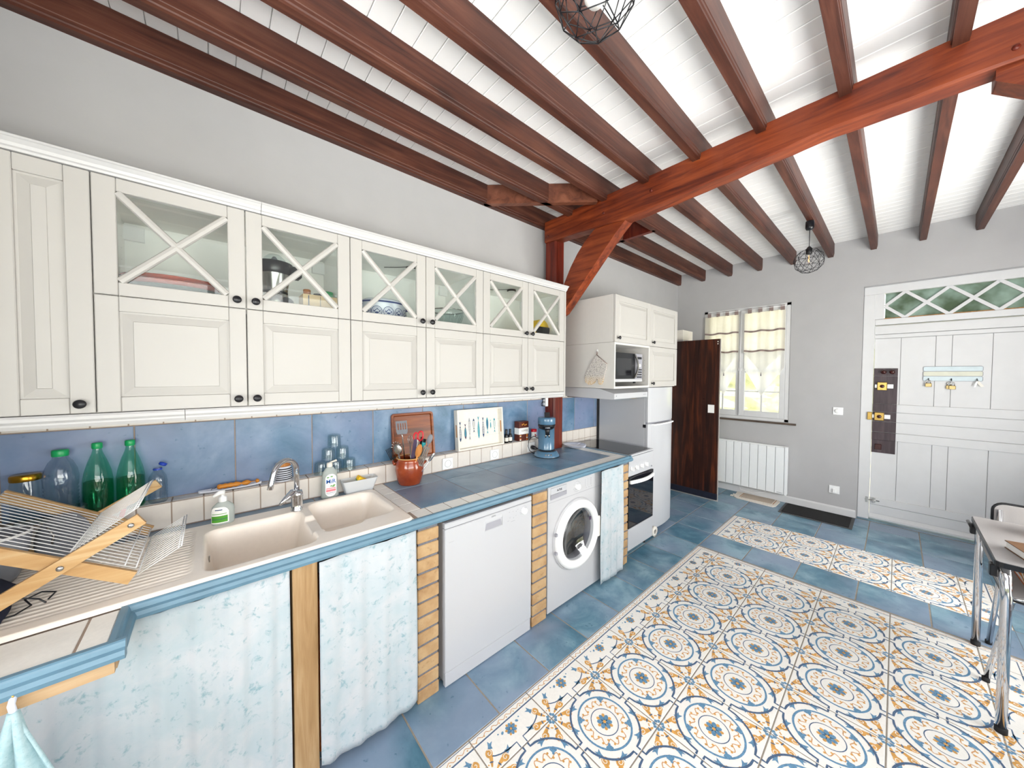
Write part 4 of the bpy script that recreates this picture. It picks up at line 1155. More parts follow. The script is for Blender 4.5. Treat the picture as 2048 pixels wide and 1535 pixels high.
casement(y0 + .046, ymid - .001); casement(ymid + .001, y1 - .046)
mb = MB().tube([(XW - .045, ymid, z0 + .05), (XW - .045, ymid, z1 - .05)], .008, 10).box(XW - .05, XW - .03, ymid - .02, ymid + .02, 1.62, 1.66, 0, .003)
each(mb, 'espagnolette_bolt', 'white_paint', win)
MB().prism([(L - .025, z0 - .028), (L - .025, z0 - .012), (L - .018, z0 - .006), (L + .03, z0 - .006), (L + .03, z0 - .028)], 1, y0 - .075, y1 + .05).build('window_sill', 'sill_brown', win)
# tab-top café curtains with pointed sheer lower panels
def cafe(a, b, label, tip):
    t = thing('cafe_curtain', (XW - .06, (a + b) / 2, z1 - .03), label, 'curtain', 'tab-top cafe curtains on the far window')
    X = XW - .055; zt = z1 - .085
    n = 8; w_ = (b - a) / (2 * n - 1 + 0.0)
    mb = MB()
    for k in range(4):
        yy = a + (b - a) * (k + .08) / 3.75; mb.box(X - .003, X + .002, yy, yy + .042, zt - .004, z1 - .028)
    each(mb, 'tab', 'taupe_cloth', t)
    MB().tube([(X, a - .01, z1 - .04), (X, b + .01, z1 - .04)], .004, 8).build('rod', 'white_plastic', t)
    zlow = 1.86
    def fn(u, v):
        y = a + (b - a) * u; z = zlow - .0 + (zt - zlow) * v
        return (X + .006 * sin(u * 30) * (1 - .3 * v), y, z)
    MB().grid(fn, 40, 6).build('cloth_panel', 'sheer', t)
    mb = MB()
    for zz in (2.12, 1.865):
        mb.grid(lambda u, v: (X - .004 + .006 * sin(u * 30), a + (b - a) * u, zz + .022 * v + .006 * sin(u * 14)), 30, 1)
    each(mb, 'gathered_band', 'taupe_cloth', t)
    def fl(u, v):
        y = a + (b - a) * u; ztip = 1.60 if abs(u - tip) < 1e9 else 0
        edge = 1.86 - (1.86 - 1.60) * max(0, 1 - abs(u - tip) / (tip if u < tip else 1 - tip))
        return (X + .004 * sin(u * 30), y, edge + (1.87 - edge) * v)
    MB().grid(fl, 40, 4).build('pointed_panel', 'sheer_white', t)
    def fl2(u, v):
        y = a + (b - a) * u
        edge = 1.66 - .36 * max(0, 1 - abs(u - tip) / (tip if u < tip else 1 - tip))
        return (X + .012 + .004 * sin(u * 26), y, edge + (1.87 - edge) * v)
    MB().grid(fl2, 40, 4).build('pointed_underlay', 'sheer_white', t)
    yt = a + (b - a) * tip
    MB().tube([(X - .004, yt, 1.60), (X - .004, yt, 1.555)], .004, 8, radii=[.002, .006]).build('tassel', 'print_plum', t)
cafe(-1.235, -.81, 'cream tab-top cafe curtain with a pointed hem on the right casement', .55)
cafe(-.745, -.335, 'cream tab-top cafe curtain behind the dark panel, left casement', .4)
# radiator
t = thing('radiator', (L - .06, -.83, .1), 'white flat-finned electric radiator under the far window', 'radiator')
ry0, ry1, rz0, rz1, RX = -1.30, -.36, .105, .695, L - .095
for k in range(10):
    a = ry0 + .028 + (ry1 - ry0 - .05) * k / 10; b = ry0 + .028 + (ry1 - ry0 - .05) * (k + 1) / 10
    MB().box(RX, RX + .022, a + .003, b - .003, rz0 + .012, rz1 - .012, 0, .002).build('fin', 'radiator_white', t)
MB().box(RX + .023, RX + .075, ry0, ry1, rz0, rz1, 0, .006).box(RX + .002, RX + .023, ry0, ry0 + .026, rz0, rz1, 0, .003).build('casing', 'radiator_white', t)
mb = MB()
for yy in (ry0 + .15, ry1 - .15): mb.box(RX + .075, L, yy - .02, yy + .02, rz1 - .15, rz1 - .1).box(RX + .075, L, yy - .02, yy + .02, rz0 + .08, rz0 + .13)
each(mb, 'wall_bracket', 'radiator_white', t)
MB().box(RX + .0, RX - .001, ry0 + .035, ry0 + .095, rz0 + .024, rz0 + .029).build('badge', 'print_grey', t)
MB().tube([(L - .05, -.80, .105), (L - .06, -.82, .055), (L - .05, -.95, .04), (L - .04, -1.05, .07), (L - .02, -1.1, .1)], .003, 8).build('cable', 'white_plastic', t)
# wall controls
def plate(y, z, s, label, cat, kind):
    t = thing(cat.replace(' ', '_'), (L, y, z - s / 2), label, cat)
    MB().box(L - .009, L, y - s / 2, y + s / 2, z - s / 2, z + s / 2, 0, .002).build('cover_plate', 'white_plastic', t)
    if kind == 'dial': MB().lathe([(.026, -.009), (.025, -.02), (.02, -.022), (0, -.022)], (L, y, z), 26, axis=0, caps=False).build('dial', 'white_plastic', t)
    else:
        MB().lathe([(.021, -.009), (.021, -.010), (.019, -.004), (0, -.004)], (L, y, z), 24, axis=0, caps=False).build('socket_well', 'ivory', t)
        MB().box(L - .03, L - .009, y - .018, y + .014, z - .03, z + .01, 0, .004).build('plug_cover', 'white_plastic', t)
    return t
plate(-1.722, 1.165, .084, 'white round-knob thermostat on the wall between window and door', 'thermostat', 'dial')
plate(-1.712, .272, .088, 'white wall socket low down beside the entrance door recess', 'wall socket', 'sock')

# ---- entrance door ------------------------------------------------------------------------------------------------
XD = L + .11
DY1, DY0, DZ = -1.985, -3.13, 2.10
fr = MB()
fr.box(XD - .04, XD + .06, DY1 + .003, DOOR[1] - .001, 0, 2.4345, 0, .004).box(XD - .04, XD + .06, DOOR[0] + .04, DY0 - .003, 0, 2.4345, 0, .004)
fr.box(XD - .04, XD + .06, DOOR[0] + .04, DOOR[1] - .001, 2.435, 2.52, 0, .004).box(XD - .04, XD + .06, DY0 - .003, DY1 + .003, DZ + .004, 2.165, 0, .004)
dfr = struct(fr.build('trim_2', 'white_paint', loc=(XD, -2.5, 0)))
struct(MB().box(XD + .06, XD + .2, DOOR[0], DOOR[1], 0, .001).box(L + .02, L + .25, DOOR[0], DOOR[1], -.004, .004).build('trim_3', 'tile_blue', loc=(XD, -2.5, 0)))
# transom of crossing bars with frosted lozenge panes
ty0, ty1, tz0, tz1 = DY0 + .02, -2.052, 2.166, 2.434
MB().box(XD - .03, XD + .03, DY1 - .06, DY1 + .003, tz0, tz1).build('transom_stile', 'white_paint', dfr)
per = .281; zc = (tz0 + tz1) / 2; hh = (tz1 - tz0) / 2
for sgn in (1, -1):
    for k in range(-1, 6):
        yc_ = -2.19 - per * k
        pa, pb = (yc_ + per / 2, zc - sgn * 0), None
        P = (yc_ + per * .5, zc); 
        a = Vector((yc_ + per * .5 * 0 + per * .0, 0))
        # bar from (yc+per/2, centre) up and down: straight line through the lozenge tips
        p = Vector((yc_, zc + sgn * hh)); q = Vector((yc_ - per, zc - sgn * hh))
        lo, hi = ty0, ty1
        def clip(p, q):
            d = q - p; t0, t1 = 0, 1
            for bound, sg in ((hi, 1), (lo, -1)):
                pv, qv = (p.x - bound) * sg, (q.x - bound) * sg
                if pv > 0 and qv > 0: return None
                if pv > 0: t0 = max(t0, pv / (pv - qv))
                if qv > 0: t1 = min(t1, pv / (pv - qv))
            return (p + d * t0, p + d * t1) if t1 - t0 > .03 else None
        r = clip(p, q)
        if not r: continue
        p, q = r; d = (q - p).normalized(); n_ = Vector((-d.y, d.x)) * .0135
        pts = [tuple(p + n_), tuple(q + n_), tuple(q - n_), tuple(p - n_)]
        MB().prism(pts, 0, XD - .028 - .002 * sgn, XD + .01).build('transom_bar', 'white_paint', dfr)
MB().box(XD - .004, XD + .004, ty0, ty1, tz0, tz1).build('transom_pane', 'frosted_glass', dfr)
MB().box(XD - .02, XD - .006, ty0 - .01, ty1 + .01, tz0 - .004, tz0 + .008).build('putty_line', 'print_gold', dfr)
door = struct(MB().box(XD + .012, XD + .045, DY0, DY1, .02, DZ).build('door_1', 'white_paint', loc=(XD, -2.55, 0)))
ys = [DY1, -2.172, -2.40, -2.50, -2.73, -2.93, DY0]
for i, (b, a) in enumerate(zip(ys[:-1], ys[1:])):
    MB().box(XD - .002, XD + .012, a + .0012, b - .0012, .07, 1.96, 0, .002).build('plank', 'white_paint', door)
for z0_, z1_, p_ in ((2.005, 2.095, .018), (1.962, 2.003, .010), (1.178, 1.262, .016), (1.075, 1.176, .010), (.96, 1.073, .010), (.875, .958, .016), (.168, .245, .016), (.07, .166, .008)):
    MB().box(XD - .002 - p_, XD + .002, DY0, DY1, z0_ + .001, z1_ - .001, 0, .002).build('ledge_rail', 'white_paint', door)
MB().prism([(XD - .03, .02), (XD - .03, .035), (XD - .004, .07), (XD + .012, .07), (XD + .012, .02)], 1, DY0, DY1).build('weather_bar', 'white_paint', door)
# unpainted dark strip left round the locks
y_a, y_b = -2.158, DY1 + .0
mb = MB()
for z0_, z1_, p_ in ((.735, .874, .004), (.876, .957, .020), (.961, 1.072, .014), (1.076, 1.175, .014), (1.179, 1.261, .020), (1.263, 1.56, .004), (1.562, 1.642, .008)):
    mb.box(XD - .004 - p_, XD - .001, y_a, y_b, z0_, z1_, 0, .001)
mb.build('bare_wood_strip', 'door_dark', door)
def lock(y, z, nm):
    l = MB().box(XD - .045, XD - .014, y - .036, y + .036, z - .043, z + .043, 0, .004).build(nm, 'brass', door)
    MB().lathe([(.018, -.045), (.017, -.052), (.012, -.053), (0, -.056)], (XD, y, z), 20, axis=0, caps=False).build('cylinder', 'knob_dark', l)
    MB().box(XD - .034, XD - .02, y - .08, y - .036, z - .022, z + .022, 0, .002).box(XD - .034, XD - .02, y + .036, y + .054, z - .018, z + .018, 0, .002).build('lock_bolt', 'white_plastic', l)
lock(-2.05, 1.452, 'rim_lock'); lock(-2.036, 1.128, 'rim_lock')
MB().box(XD - .06, XD - .041, -1.985, -1.948, 1.088, 1.172, 0, .004).build('strike_box', 'brass', dfr)
mb = MB()
for yy, zz in ((-2.057, 1.604), (-2.12, 1.604)): mb.lathe([(.022, -.01), (.022, -.016), (.008, -.02), (.012, -.04), (.022, -.05), (.016, -.06), (0, -.062)], (XD, yy, zz), 18, axis=0, caps=False)
each(mb, 'knob', 'knob_dark', door)
MB().box(XD - .03, XD - .005, -2.06, -2.01, .77, .83, 0, .004).build('old_latch', 'knob_dark', door)
mb = MB().tube([(XD - .035, -1.95, .215), (XD - .035, -2.06, .215)], .006, 8).box(XD - .045, XD - .02, -1.975, -1.955, .185, .245).box(XD - .04, XD - .018, -2.03, -2.01, .19, .24)
each(mb, 'bolt', 'steel', door)

# ================================================================ THINGS ON THE LEDGE (z = 1.0)
LZ = 1.0005
def lathe_thing(name, loc, prof, mat, label, cat, n=28, group=None):
    return tag(MB().lathe(prof, loc, n, caps=False).build(name, mat, loc=loc), label, cat, group)
# gold-lidded jar
t = thing('glass_jar', (-.228, -.045, LZ), 'big glass jar with a gold metal lid at the far left of the ledge', 'jar')
c = (-.228, -.045, LZ)
MB().lathe([(0, .002), (.034, 0), (.036, .006), (.036, .15), (.033, .162), (.033, .170)], c, 28, caps=False).build('glass_body', 'jar_glass', t)
MB().lathe([(.0355, .162), (.0365, .166), (.0365, .180), (.034, .184), (0, .184)], c, 28, caps=False).build('lid', 'gold_metal', t)
# clear ribbed bottle, green cap
c = (-.148, -.047, LZ); t = thing('water_bottle', c, 'clear ribbed plastic bottle with a wide green cap on the ledge', 'bottle')
pr = [(0, .004), (.036, 0), (.042, .008)]
for k in range(8): pr += [(.043, .015 + k * .014), (.040, .022 + k * .014)]
pr += [(.043, .128), (.044, .16), (.040, .19), (.030, .218), (.020, .232), (.0185, .245)]
MB().lathe(pr, c, 30, caps=False).build('bottle_body', 'bottle_plastic', t)
MB().lathe([(.0205, .240), (.0215, .243), (.0215, .260), (.0195, .264), (0, .264)], c, 24, caps=False).build('cap', 'green_plastic', t)
def green_bottle(c, label):
    t = thing('green_bottle', c, label, 'bottle', 'green spray-flecked bottles on the ledge')
    MB().lathe([(0, .004), (.036, 0), (.041, .008), (.042, .09), (.041, .13), (.036, .165), (.026, .205), (.016, .235), (.0125, .25), (.0125, .262)], c, 32, caps=False).build('bottle_body', 'green_glass', t)
    MB().lathe([(0, .006), (.035, .004), (.0385, .01), (.0395, .09), (.038, .125), (0, .125)], c, 28, caps=False).build('liquid', 'water_green', t)
    MB().lathe([(.0135, .256), (.0150, .259), (.0150, .275), (.013, .279), (0, .279)], c, 20, caps=False).build('cap', 'green_plastic', t)
green_bottle((-.058, -.044, LZ), 'green bottle half full, second bottle from the left on the ledge')
green_bottle((.030, -.044, LZ), 'green bottle half full, next to the small blue-capped bottle')
c = (.108, -.044, LZ); t = thing('small_bottle', c, 'small clear plastic bottle with an open blue flip cap', 'bottle')
pr = [(0, .003), (.026, 0), (.030, .006)]
for k in range(5): pr += [(.0305, .012 + k * .014), (.0285, .019 + k * .014)]
pr += [(.030, .09), (.027, .112), (.017, .132), (.013, .138), (.013, .148)]
MB().lathe(pr, c, 26, caps=False).build('bottle_body', 'bottle_plastic', t)
mb = MB().lathe([(.0145, .140), (.0145, .146)], c, 20)
mb.build('collar', 'blue_plastic', t)
mb = MB().lathe([(0, 0), (.013, 0), (.0135, .010), (0, .012)], (0, 0, 0), 20, caps=False)
mb.xform(Matrix.Translation((c[0] + .014, c[1], c[2] + .158)) @ Matrix.Rotation(radians(28), 4, 'Y')); mb.build('flip_cap', 'blue_plastic', t)
# long dish with turned wooden piece
t = thing('oval_dish', (.35, -.047, LZ), 'long narrow white dish on the ledge left of the tap', 'dish')
mb = MB().grid(lambda u, v: (.235 + .235 * u, -.047 + .030 * (v - .5) * 2 * max(.02, sin(pi * u)) ** .45, LZ + .001 + .012 * ((2 * v - 1) ** 2) + .004 * (2 * u - 1) ** 4), 30, 8)
mb.build('dish_body', 'enamel_white', t, solid=.002)
t = thing('turned_handle', (.35, -.044, 1.012), 'orange turned wooden handle lying in the long white dish', 'utensil')
pr = [(.002, 0), (.010, .002)]
for k in range(4): pr += [(.0125, .010 + .02 * k), (.0095, .020 + .02 * k)]
pr += [(.008, .084), (.004, .090), (.010, .100), (.013, .112), (.008, .122), (.002, .128), (.0015, .146), (.008, .147), (.011, .153), (.006, .160), (.001, .162)]
MB().lathe([(r_, h_) for r_, h_ in pr], (.30, -.044, 1.022), 16, axis=0, caps=False).build('turned_wood', 'handle_orange', t)
MB().tube([(.30, -.044, 1.022), (.29, -.046, 1.018), (.284, -.05, 1.021), (.28, -.052, 1.014)], .0012, 6).build('hook', 'black_metal', t)
# striped storage jar
c = (.562, -.046, LZ); t = thing('striped_jar', c, 'white jar with black stripes and a wooden clip lid behind the tap', 'jar')
MB().lathe([(0, .002), (.030, 0), (.037, .006), (.0385, .02), (.0385, .055), (.035, .07), (.031, .077)], c, 30, caps=False).build('jar_body', 'enamel_white', t)
for k in range(6): MB().lathe([(.0386 + (-.0012 if k == 5 else 0), .0105 + .0105 * k), (.0390 + (-.0022 if k == 5 else 0), .0135 + .0105 * k), (.0384 + (-.003 if k == 5 else 0), .0165 + .0105 * k)], c, 30, caps=False).build('stripe', 'print_black', t)
MB().lathe([(.032, .078), (.034, .081), (.034, .092), (.030, .095), (0, .095)], c, 28, caps=False).build('lid', 'board_wood' if False else 'spoon_wood', t)
MB().tube([(c[0] - .034, c[1] - .01, 1.075), (c[0] - .042, c[1] - .014, 1.084), (c[0] - .036, c[1] - .01, 1.093)], .0014, 6).build('clip', 'steel', t)
# pyramid of upturned tumblers
def tumbler(x, z, label):
    c = (x, -.0445, z)
    return tag(MB().lathe([(.0335, 0), (.0345, .001), (.0345, .004), (.0335, .060), (.031, .068), (.022, .0715), (0, .072), (0, .064), (.028, .062), (.031, .056), (.032, .004), (.0335, 0)], c, 26, caps=False).build('tumbler', 'jar_glass', loc=c), label, 'glass', 'upturned glasses stacked in a pyramid')
for x, z, l in ((.738, LZ, 'bottom left glass of the pyramid of upturned glasses'), (.811, LZ, 'bottom middle glass of the pyramid of upturned glasses'), (.884, LZ, 'bottom right glass of the pyramid of upturned glasses'),
                (.775, LZ + .0725, 'left glass in the second row of the glass pyramid'), (.848, LZ + .0725, 'right glass in the second row of the glass pyramid'), (.806, LZ + .145, 'topmost upturned glass on the pyramid')):
    tumbler(x, z, l)
# wooden tray board leaning on the tiles
t = thing('wooden_board', (1.293, -.045, LZ), 'square brown wooden board with raised rim leaning behind the crock', 'board')
def rrect(x0, x1, y0, y1, r, n=5):
    P = []
    for cx, cy, a in ((x1 - r, y1 - r, 0), (x0 + r, y1 - r, 90), (x0 + r, y0 + r, 180), (x1 - r, y0 + r, 270)):
        P += [(cx + r * cos(radians(a + 90 * k / n)), cy + r * sin(radians(a + 90 * k / n))) for k in range(n + 1)]
    return P
def rim_plate(w, h, rim, depth, thick, r):
    """plate in local xz, front towards -y, with a raised border"""
    mb = MB(); O = rrect(0, w, 0, h, r); I = rrect(rim, w - rim, rim, h - rim, max(r - rim, .004)); I2 = rrect(rim + .006, w - rim - .006, rim + .006, h - rim - .006, max(r - rim, .004)); n = len(O)
    vs = [(p[0], thick, p[1]) for p in O] + [(p[0], 0, p[1]) for p in O] + [(p[0], 0, p[1]) for p in I] + [(p[0], depth, p[1]) for p in I2]
    fs = [(r_ * n + k, r_ * n + (k + 1) % n, (r_ + 1) * n + (k + 1) % n, (r_ + 1) * n + k) for r_ in range(3) for k in range(n)]
    fs += [tuple(range(n)), tuple(3 * n + k for k in range(n))]
    return mb.add(vs, fs)
mb = rim_plate(.295, .303, .013, .010, .018, .02)
mb.xform(Matrix.Translation((1.147, -.052, LZ)) @ Matrix.Rotation(radians(-7), 4, 'X')); mb.build('board', 'board_wood', t)
# white serving tray with printed fish
t = thing('serving_tray', (1.84, -.05, LZ), 'white wooden tray with blue printed fish leaning on the wall tiles', 'tray')
RT = Matrix.Translation((1.618, -.072, LZ)) @ Matrix.Rotation(radians(-4.5), 4, 'X')
W_, Hh, dp, th = .43, .298, .045, .012
mb = MB().box(.0, W_, dp - .006, dp, 0, Hh); mb.xform(RT); mb.build('tray_base', 'ivory', t)
for x0, x1, z0, z1 in ((0, W_, 0, th), (0, W_, Hh - th, Hh), (0, th, th, Hh - th), (W_ - th, W_, th, Hh - th)):
    mb = MB().box(x0, x1, 0, dp - .0065, z0, z1, 0, .001); mb.xform(RT); mb.build('tray_side', 'ivory', t)
for xx in (-.0004, W_ - th - .0006):
    mb = MB().box(xx, xx + .001, .014, .026, .10, .19); mb.xform(RT); mb.build('hand_slot', 'spoon_wood', t)
for zz in (.085, .145, .205):
    mb = MB().box(th, W_ - th, dp - .0066, dp - .006, zz, zz + .0007); mb.xform(RT); mb.build('plank_line', 'print_grey', t)
fish = [(.045, .06, .215, 1, 'print_navy'), (.090, .075, .195, 1, 'print_plum'), (.128, .06, .235, 0, 'print_grey'), (.168, .115, .225, 0, 'print_navy'), (.212, .065, .245, 1, 'print_teal'), (.256, .07, .235, 1, 'print_navy'), (.297, .09, .225, 0, 'print_teal'), (.33, .13, .205, 1, 'print_sea'), (.368, .095, .215, 0, 'print_teal')]
for i, (x, z0, z1, up, m_) in enumerate(fish):
    h_ = z1 - z0; wd = .0125 if i not in (7,) else .007
    def prof(f): return wd * (sin(pi * min(1, f * 1.02)) ** .7) * (1 - .35 * f)
    fr_ = [k / 12 for k in range(13)]
    def Z(f): return z0 + h_ * (f if up else 1 - f)
    body = [(x + prof(f * 1.0) , Z(f * .8)) for f in fr_] + [(x - prof(f), Z(f * .8)) for f in fr_[::-1]]
    yy = dp - .0068
    mb = MB().add([(a, yy, b) for a, b in body], [tuple(range(len(body)))], 0)
    mb.add([(x, yy, Z(.76)), (x + .009, yy, Z(.98)), (x, yy, Z(.91)), (x - .009, yy, Z(.98))], [(0, 1, 2, 3)], 0)
    k = 0
    for f in [.2 + .055 * q for q in range(9)]:
        w2 = prof(f / .8) * .8
        mb.add([(x - w2, yy - .0003, Z(f) - .0022), (x + w2, yy - .0003, Z(f) - .0022), (x + w2, yy - .0003, Z(f) + .0022), (x - w2, yy - .0003, Z(f) + .0022)], [(0, 1, 2, 3)], 1)
    mb.xform(RT); mb.build('printed_fish', [m_, ['ivory', 'print_teal', 'ivory', 'ivory', 'print_sea', 'ivory', 'print_navy', 'print_teal', 'ivory'][i]], t)
# two small dark bottles, coffee tin, red-capped tin
for i, x in enumerate((2.093, 2.134)):
    c = (x, -.045, LZ); t = thing('vanilla_bottle', c, ['small dark glass bottle beside the fish tray, left one', 'small dark glass bottle beside the fish tray, right one'][i], 'bottle', 'small dark bottles on the ledge')
    MB().lathe([(0, .001), (.015, 0), (.017, .004), (.017, .055), (.012, .068), (.0085, .075), (.008, .088)], c, 20, caps=False).build('bottle_body', 'black_plastic', t)
    MB().lathe([(.0095, .084), (.0098, .087), (.0098, .107), (.008, .109), (0, .109)], c, 16, caps=False).build('cap', 'black_metal', t)
    MB().lathe([(.0173, .012), (.0173, .042)], c, 20, caps=False).build('paper_label', 'ivory', t)
t = thing('coffee_box', (2.262, -.045, LZ), 'brown and white cardboard coffee box on the ledge', 'box')
x0, x1 = 2.208, 2.317
MB().box(x0, x1, -.074, -.016, LZ, LZ + .162, 0, .001).build('carton', 'print_brown', t)
MB().box(x0 - .0006, x1 + .0006, -.0748, -.0155, LZ + .055, LZ + .108).build('white_band', 'paper', t)
text('COFFEE', .021, (2.270, -.0752, LZ + .084), FACE_L, 'print_brown', t)
for k in range(9):
    an = k * 2.4; px, pz = (x0 + x1) / 2 + .038 * cos(an * 1.3), LZ + .028 + .02 * sin(an)
    MB().sphere((px, -.074, pz), .0095, 0, 8, (1, .25, .8)).build('bean_print', ['print_gold', 'ivory', 'orange'][k % 3], t)
for k in range(4):
    MB().sphere((2.245 + .015 * k, -.074, LZ + .135 + .006 * sin(k * 2)), .009, 0, 8, (1, .2, .7)).build('bean_print', 'print_gold', t)
c = (2.412, -.045, LZ); t = thing('small_tin', c, 'small white tin with red top and red print on the ledge', 'tin')
MB().lathe([(0, .001), (.023, 0), (.024, .003), (.024, .058)], c, 24, caps=False).build('tin_body', 'paper', t)
MB().lathe([(.0247, .056), (.025, .059), (.025, .078), (.022, .08), (0, .08)], c, 24, caps=False).build('lid', 'red_plastic', t)
mb = MB()
for k in range(3): mb.sphere((2.405 + .008 * (k % 2), -.0688, LZ + .018 + .008 * k), .0065, 0, 8, (1, .2, 1))
mb.build('red_emblem', 'print_red', t)
# sockets in the ledge riser
def riser_socket(x, z, label, plug=False):
    t = thing('wall_socket', (x, -.082, z - .04), label, 'wall socket', 'white sockets in the tiled upstand')
    MB().box(x - .041, x + .041, -.092, -.0815, z - .039, z + .039, 0, .002).build('cover_plate', 'white_plastic', t)
    MB().lathe([(.023, -.0015), (.0225, .0015), (.020, .006), (0, .006)], (x, -.092, z), 26, axis=1, caps=False).build('socket_well', 'ivory', t)
    MB().lathe([(.0235, -.0012), (.025, -.0012)], (x, -.0925, z), 26, axis=1, caps=False).build('rim_line', 'print_grey', t)
    mb = MB()
    for dx, dz in ((-.0085, .0), (.0085, .0), (0, .010)): mb.lathe([(.0028, -.0005), (0, -.0005)], (x + dx, -.0865, z + dz), 10, axis=1, caps=False)
    mb.build('pin_hole', 'black_plastic', t)['kind'] = 'stuff'
    return t
riser_socket(1.517, .935, 'white wall socket in the upstand right of the crock')
riser_socket(1.935, .935, 'white wall socket in the upstand below the fish tray')
riser_socket(2.338, .938, 'white wall socket with a black plug left of the coffee machine')
t = thing('plug_cable', (2.345, -.11, .93), 'black plug and cable looping from the socket behind the coffee machine', 'cable')
MB().tube([(2.338, -.093, .938), (2.340, -.115, .936), (2.346, -.130, .934), (2.352, -.15, .93)], .01, 12, radii=[.017, .017, .012, .006]).build('plug', 'black_plastic', t)
P = [(2.352, -.15, .93), (2.362, -.165, .92), (2.36, -.168, .905), (2.335, -.165, .896), (2.30, -.150, .9), (2.275, -.13, .925), (2.27, -.12, .96), (2.285, -.112, 1.0), (2.31, -.105, 1.02), (2.36, -.10, 1.03), (2.42, -.1, 1.0)]
MB().tube(P, .003, 8).build('cord', 'black_plastic', t)
t = thing('wall_device', (2.574, -.03, 1.268), 'white slim device with a black cord hanging under the cupboard by the post', 'device')
MB().box(2.560, 2.592, -.05, -.012, 1.27, 1.38, 0, .003).build('housing', 'white_plastic', t)
MB().tube([(2.56, -.035, 1.31), (2.53, -.035, 1.312), (2.515, -.035, 1.295), (2.52, -.035, 1.278), (2.56, -.035, 1.275)], .0035, 8).build('cord', 'black_plastic', t)
MB().lathe([(.017, 0), (.015, -.02), (0, -.022)], (2.546, -.02, 1.352), 16, axis=1, caps=False).build('plug', 'black_plastic', t)

# ================================================================ THINGS ON WORKTOP AND SINK
CT_ = CZ + .0005
# stoneware crock
c = (1.198, -.172, CT_); t = thing('stoneware_crock', c, 'brown glazed stoneware crock full of kitchen utensils on the worktop', 'crock')
MB().lathe([(0, .002), (.064, 0), (.068, .004), (.080, .05), (.086, .09), (.0845, .115), (.077, .138), (.073, .148), (.075, .156), (.079, .160), (.076, .163), (.070, .158), (.068, .148), (.072, .13), (.076, .09), (.06, .012), (0, .01)], c, 44, caps=False).build('crock_body', 'crock_glaze', t)
MB().lathe([(.0795, .1592), (.0785, .1635), (.0735, .1645), (.0695, .160)], c, 44, caps=False).build('rim', 'crock_rim', t)
for s_ in (-1, 1):
    ax = Vector((.72, -.69, 0)) * s_
    P = []
    for k in range(9):
        a = pi * k / 8; P.append(Vector(c) + ax * (.079 + .020 * sin(a)) + Vector((.69, .72, 0)) * (-.030 * cos(a)) + Vector((0, 0, .122 + .012 * sin(a))))
    MB().tube([tuple(p) for p in P], .0085, 10, radii=[.011] + [.0085] * 7 + [.011]).build('ear_handle', 'crock_glaze', t)
# utensils standing in the crock; local frame: x across the view, y depth, z up
ux = Vector((.68, -.73, 0)); uy = Vector((.73, .68, 0))
def U(name, mb, mat, label, base, lean, tilt, parts=None, cat='utensil'):
    """mb built upright in a local frame: x right, z up, y away. base offset in crock, lean = angle to the right, tilt = away"""
    R = Matrix((ux.to_4d(), uy.to_4d(), Vector((0, 0, 1, 0)), Vector((0, 0, 0, 1)))).transposed(); 
    R = Matrix(((ux.x, uy.x, 0, 0), (ux.y, uy.y, 0, 0), (0, 0, 1, 0), (0, 0, 0, 1)))
    org = Vector(c) + ux * base[0] + uy * base[1] + Vector((0, 0, .02))
    Mx = Matrix.Translation(org) @ R @ Matrix.Rotation(radians(lean), 4, 'Y') @ Matrix.Rotation(radians(-tilt), 4, 'X')
    if parts is None:
        mb.xform(Mx); return tag(mb.build(name, mat, loc=tuple(org)), label, cat, 'utensils standing in the crock')
    t_ = thing(name, tuple(org), label, cat, 'utensils standing in the crock')
    for nm, m2, mt in parts: m2.xform(Mx); m2.build(nm, mt, t_)
    return t_
# slotted turner
mb = MB(); ow, oh = .036, .075
for x0, x1, z0, z1 in ((-ow, ow, .30, .312), (-ow, ow, .352, .366), (-ow, -.027, .312, .352), (-.017, -.010, .312, .352), (-.001, .006, .312, .352), (.014, .020, .312, .352), (.029, ow, .312, .352)): mb.box(x0, x1, -.001, .001, z0, z1)
mb.prism([(-.030, .285), (.030, .285), (.036, .300), (-.036, .300)], 1, -.001, .001)
mb2 = MB().tube([(0, 0, 0), (0, 0, .27), (0, -.006, .287)], .004, 8)
U('slotted_turner', None, None, 'grey slotted turner standing tallest in the crock', (-.012, -.02), -6, 2, [('slotted_blade', mb, 'grey_lid'), ('handle', mb2, 'steel')])
# spaghetti server
mb = MB().sphere((0, 0, .20), .026, 0, 16, (1, .28, 1.25))
for k in range(7):
    a = radians(20 + k * 23); mb.tube([(.024 * cos(a), 0, .20 + .03 * sin(a)), (.033 * cos(a), -.006, .203 + .043 * sin(a)), (.036 * cos(a), -.014, .203 + .047 * sin(a))], .003, 6)
U('spaghetti_server', None, None, 'steel pasta server with prongs at the front of the crock', (-.02, -.035), -10, -3, [('pronged_bowl', mb, 'steel'), ('handle', MB().tube([(0, 0, 0), (0, 0, .18)], .005, 8), 'steel')])
# whisk-like dark fork
mb = MB()
for k in range(5): mb.tube([(-.016 + k * .008, 0, .15), (-.018 + k * .009, 0, .215)], .002, 6)
mb.box(-.018, .018, -.002, .002, .142, .152)
U('serving_fork', None, None, 'black many-tined serving fork leaning left in the crock', (-.035, -.01), -27, 0, [('tines', mb, 'black_plastic'), ('handle', MB().tube([(0, 0, .0), (0, 0, .145)], .0045, 8), 'black_plastic')])
